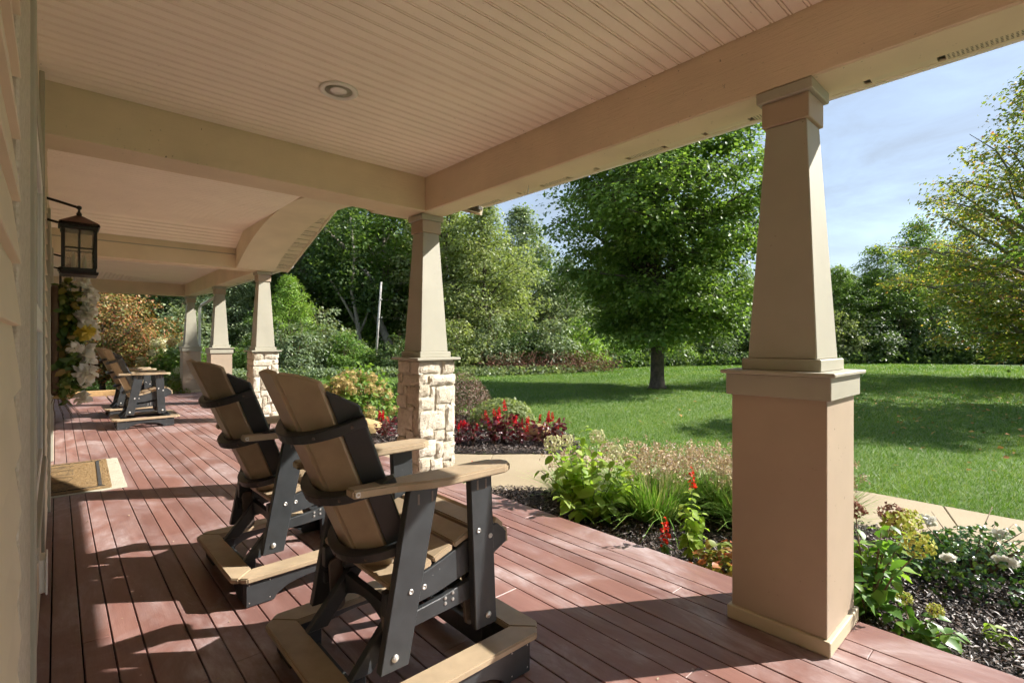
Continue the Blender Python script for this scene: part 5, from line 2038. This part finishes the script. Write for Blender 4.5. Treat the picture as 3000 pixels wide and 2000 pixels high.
rb2 = thing('rose_bush', (4.38, -.12, -.165), 'second rose bush with cream blooms at the right picture edge', 'shrub')
for ch in rb.children:
    c_ = ch.copy()
    link(c_, rb2)
rb2.rotation_euler = (0, 0, 2.1)
rb2.scale = (.7, .7, .7)

# seedlings on the mulch
for i, (x_, y_, s_, lab) in enumerate([(3.52, .23, 1, 'small bright weed seedling alone on the mulch at right'), (3.35, -.13, .6, 'tiny weed sprout at the deck edge near the right corner')]):
    t_, _ = stalk_plant('weed_seedling', (x_, y_, -.165), lab, 4, .10 * s_, LM['hyd_leaf'], 70 + i, .05 * s_, .09 * s_, 2, .002, .05, wide=.6)

# ------------------------------------------------------------------ island bed
CEL = []
for k in range(2):
    rng_ = np.random.default_rng(80 + k)
    n_ = 85
    z_ = rng_.uniform(.04, .30, n_)
    a_ = rng_.uniform(0, 6.28, n_)
    rr_ = rng_.uniform(.0, .13, n_)
    c_ = np.column_stack([np.cos(a_) * rr_, np.sin(a_) * rr_, z_])
    d_ = np.column_stack([np.cos(a_), np.sin(a_), rng_.uniform(.1, .9, n_)])
    lf = leaves_mesh('celosia_leaves', c_, np.array([0, 0, .7]) + rng_.normal(size=(n_, 3)) * .5, d_, rng_.uniform(.05, .10, n_), LM['celosia_leaf'], 'ovate', .8)
    CEL.append(lf)
PLM = spike('celosia_plume', LM['celosia'], .11, .021, 70, 5)
CST = stems_mesh('celosia_stem', 82, .10, .38, 7, .006, M['stem'])
CELP = [((4.05, 6.35), .85, 'leftmost red plumed celosia by the stone column'), ((4.36, 5.94), 1.0, 'red celosia just right of the stone column'), ((4.55, 5.86), 1.0, 'second red celosia right of the stone column'),
        ((4.80, 5.70), 1.25, 'tall red celosia in the middle of the row'), ((4.98, 5.66), 1.4, 'tallest burgundy celosia with red plumes before the green bush'), ((5.10, 5.46), 1.0, 'short bright red celosia left of the tan boulder'),
        ((5.28, 5.12), 1.1, 'red celosia right of the tan boulder'), ((5.48, 5.05), 1.15, 'rightmost red celosia at the island bed tip'), ((3.82, 7.15), 1.0, 'small red celosia left of the stone column')]
rng = np.random.default_rng(84)
for i, (p_, sc_, lab) in enumerate(CELP):
    t_ = thing('celosia', (p_[0], p_[1], -.17), lab, 'plant', 'red plumed celosia in the island bed', i * 1.9)
    t_.scale = (sc_, sc_, sc_)
    obj('foliage', CEL[i % 2], t_)
    obj('stem', CST, t_)
    for k in range(3 + i % 3):
        a_ = rng.uniform(0, 6.28)
        r_ = rng.uniform(.02, .14)
        o_ = obj('plume', PLM, t_, (r_ * math.cos(a_), r_ * math.sin(a_), rng.uniform(.16, .34)))
        o_.rotation_euler = (rng.uniform(-.25, .25), rng.uniform(-.25, .25), 0)


def boulder(loc, sx, sy, sz, seed, label):
    rng_ = np.random.default_rng(seed)
    bm = bmesh.new()
    bmesh.ops.create_icosphere(bm, subdivisions=3, radius=1)
    dirs = rnd_unit(rng_, 11)
    offs = rng_.uniform(.55, .85, 11)
    for v in bm.verts:
        q_ = np.array(v.co)
        for d_, o_ in zip(dirs, offs):
            h_ = q_ @ d_
            if h_ > o_: q_ = q_ - d_ * (h_ - o_) * .9
        v.co = Vector(q_ * np.array([sx, sy, sz])) + Vector(rng_.normal(size=3) * .006)
    me = bpy.data.meshes.new('boulder')
    bm.to_mesh(me)
    bm.free()
    me.materials.append(M['boulder'])
    o_ = obj('boulder', me, None, loc)
    o_.rotation_euler = (0, 0, rng_.uniform(0, 6))
    tag(o_, label, 'boulder', 'tan boulders in the island bed')
boulder((3.80, 7.75, -.08), .30, .24, .19, 1, 'tan boulder seen behind the nearest chair armrest')
boulder((3.72, 8.15, -.06), .26, .26, .22, 2, 'tan boulder half hidden by the nearest chair back')
boulder((5.52, 5.50, -.08), .26, .22, .19, 3, 'round tan boulder among the red celosia')
me = shrub_mesh('tan_hydrangea', 55, .75, .84, 1400, .11, LM['bush'], 'ovate', .2, .5)
t_ = thing('panicle_hydrangea', (4.35, 9.4, -.2), 'round hydrangea covered in tan blooms behind the chair backs', 'shrub')
obj('foliage', me, t_)
obj('stem', stems_mesh('ths', 56, .7, .8, 14, .008, M['stem']), t_)
rng = np.random.default_rng(57)
for i in range(75):
    d_ = rnd_unit(rng, 1)[0]
    d_[2] = abs(d_[2])
    o_ = obj('bloom', BM['bloom_tan'], t_, (d_[0] * .75, d_[1] * .75, .10 + d_[2] * .80))
    s_ = rng.uniform(.9, 1.35)
    o_.scale = (s_, s_, s_ * 1.2)
me = shrub_mesh('dusky_spirea', 58, .62, .80, 5200, .06, LM['purple'], 'lance', .12, .6)
place_shrub('dusky_shrub', me, stems_mesh('dss', 58, .5, .7, 12, .006, M['stem']), (5.85, 7.85, -.2), 'brownish purple rounded shrub close right of the stone column')
me = shrub_mesh('green_box', 59, .55, .55, 4200, .055, LM['oak'], 'ovate', .22, .5)
place_shrub('green_shrub', me, stems_mesh('gbs', 59, .45, .5, 12, .005, M['stem']), (6.05, 6.75, -.2), 'small leafy green shrub behind the red celosia')

# bits of dry leaf and grit blown onto the deck
rng = np.random.default_rng(301)
n = 170
q = np.column_stack([rng.uniform(-.03, 2.84, n), rng.uniform(1.0, 14.5, n)])
c = np.column_stack([q, np.full(n, .003)])
o = obj('deck_litter', leaves_mesh('deck_litter', c, np.array([0, 0, 1.]) + rng.normal(size=(n, 3)) * .25, rng.normal(size=(n, 3)), rng.uniform(.006, .022, n),
        per_island('litter', [(0, (.30, .22, .12)), (.5, (.50, .42, .30)), (1, (.10, .06, .04))], .8, 0, None, .2), 'quad', .8))
tag(o, 'small dry leaf bits and grit on the deck boards', 'litter', kind='stuff')
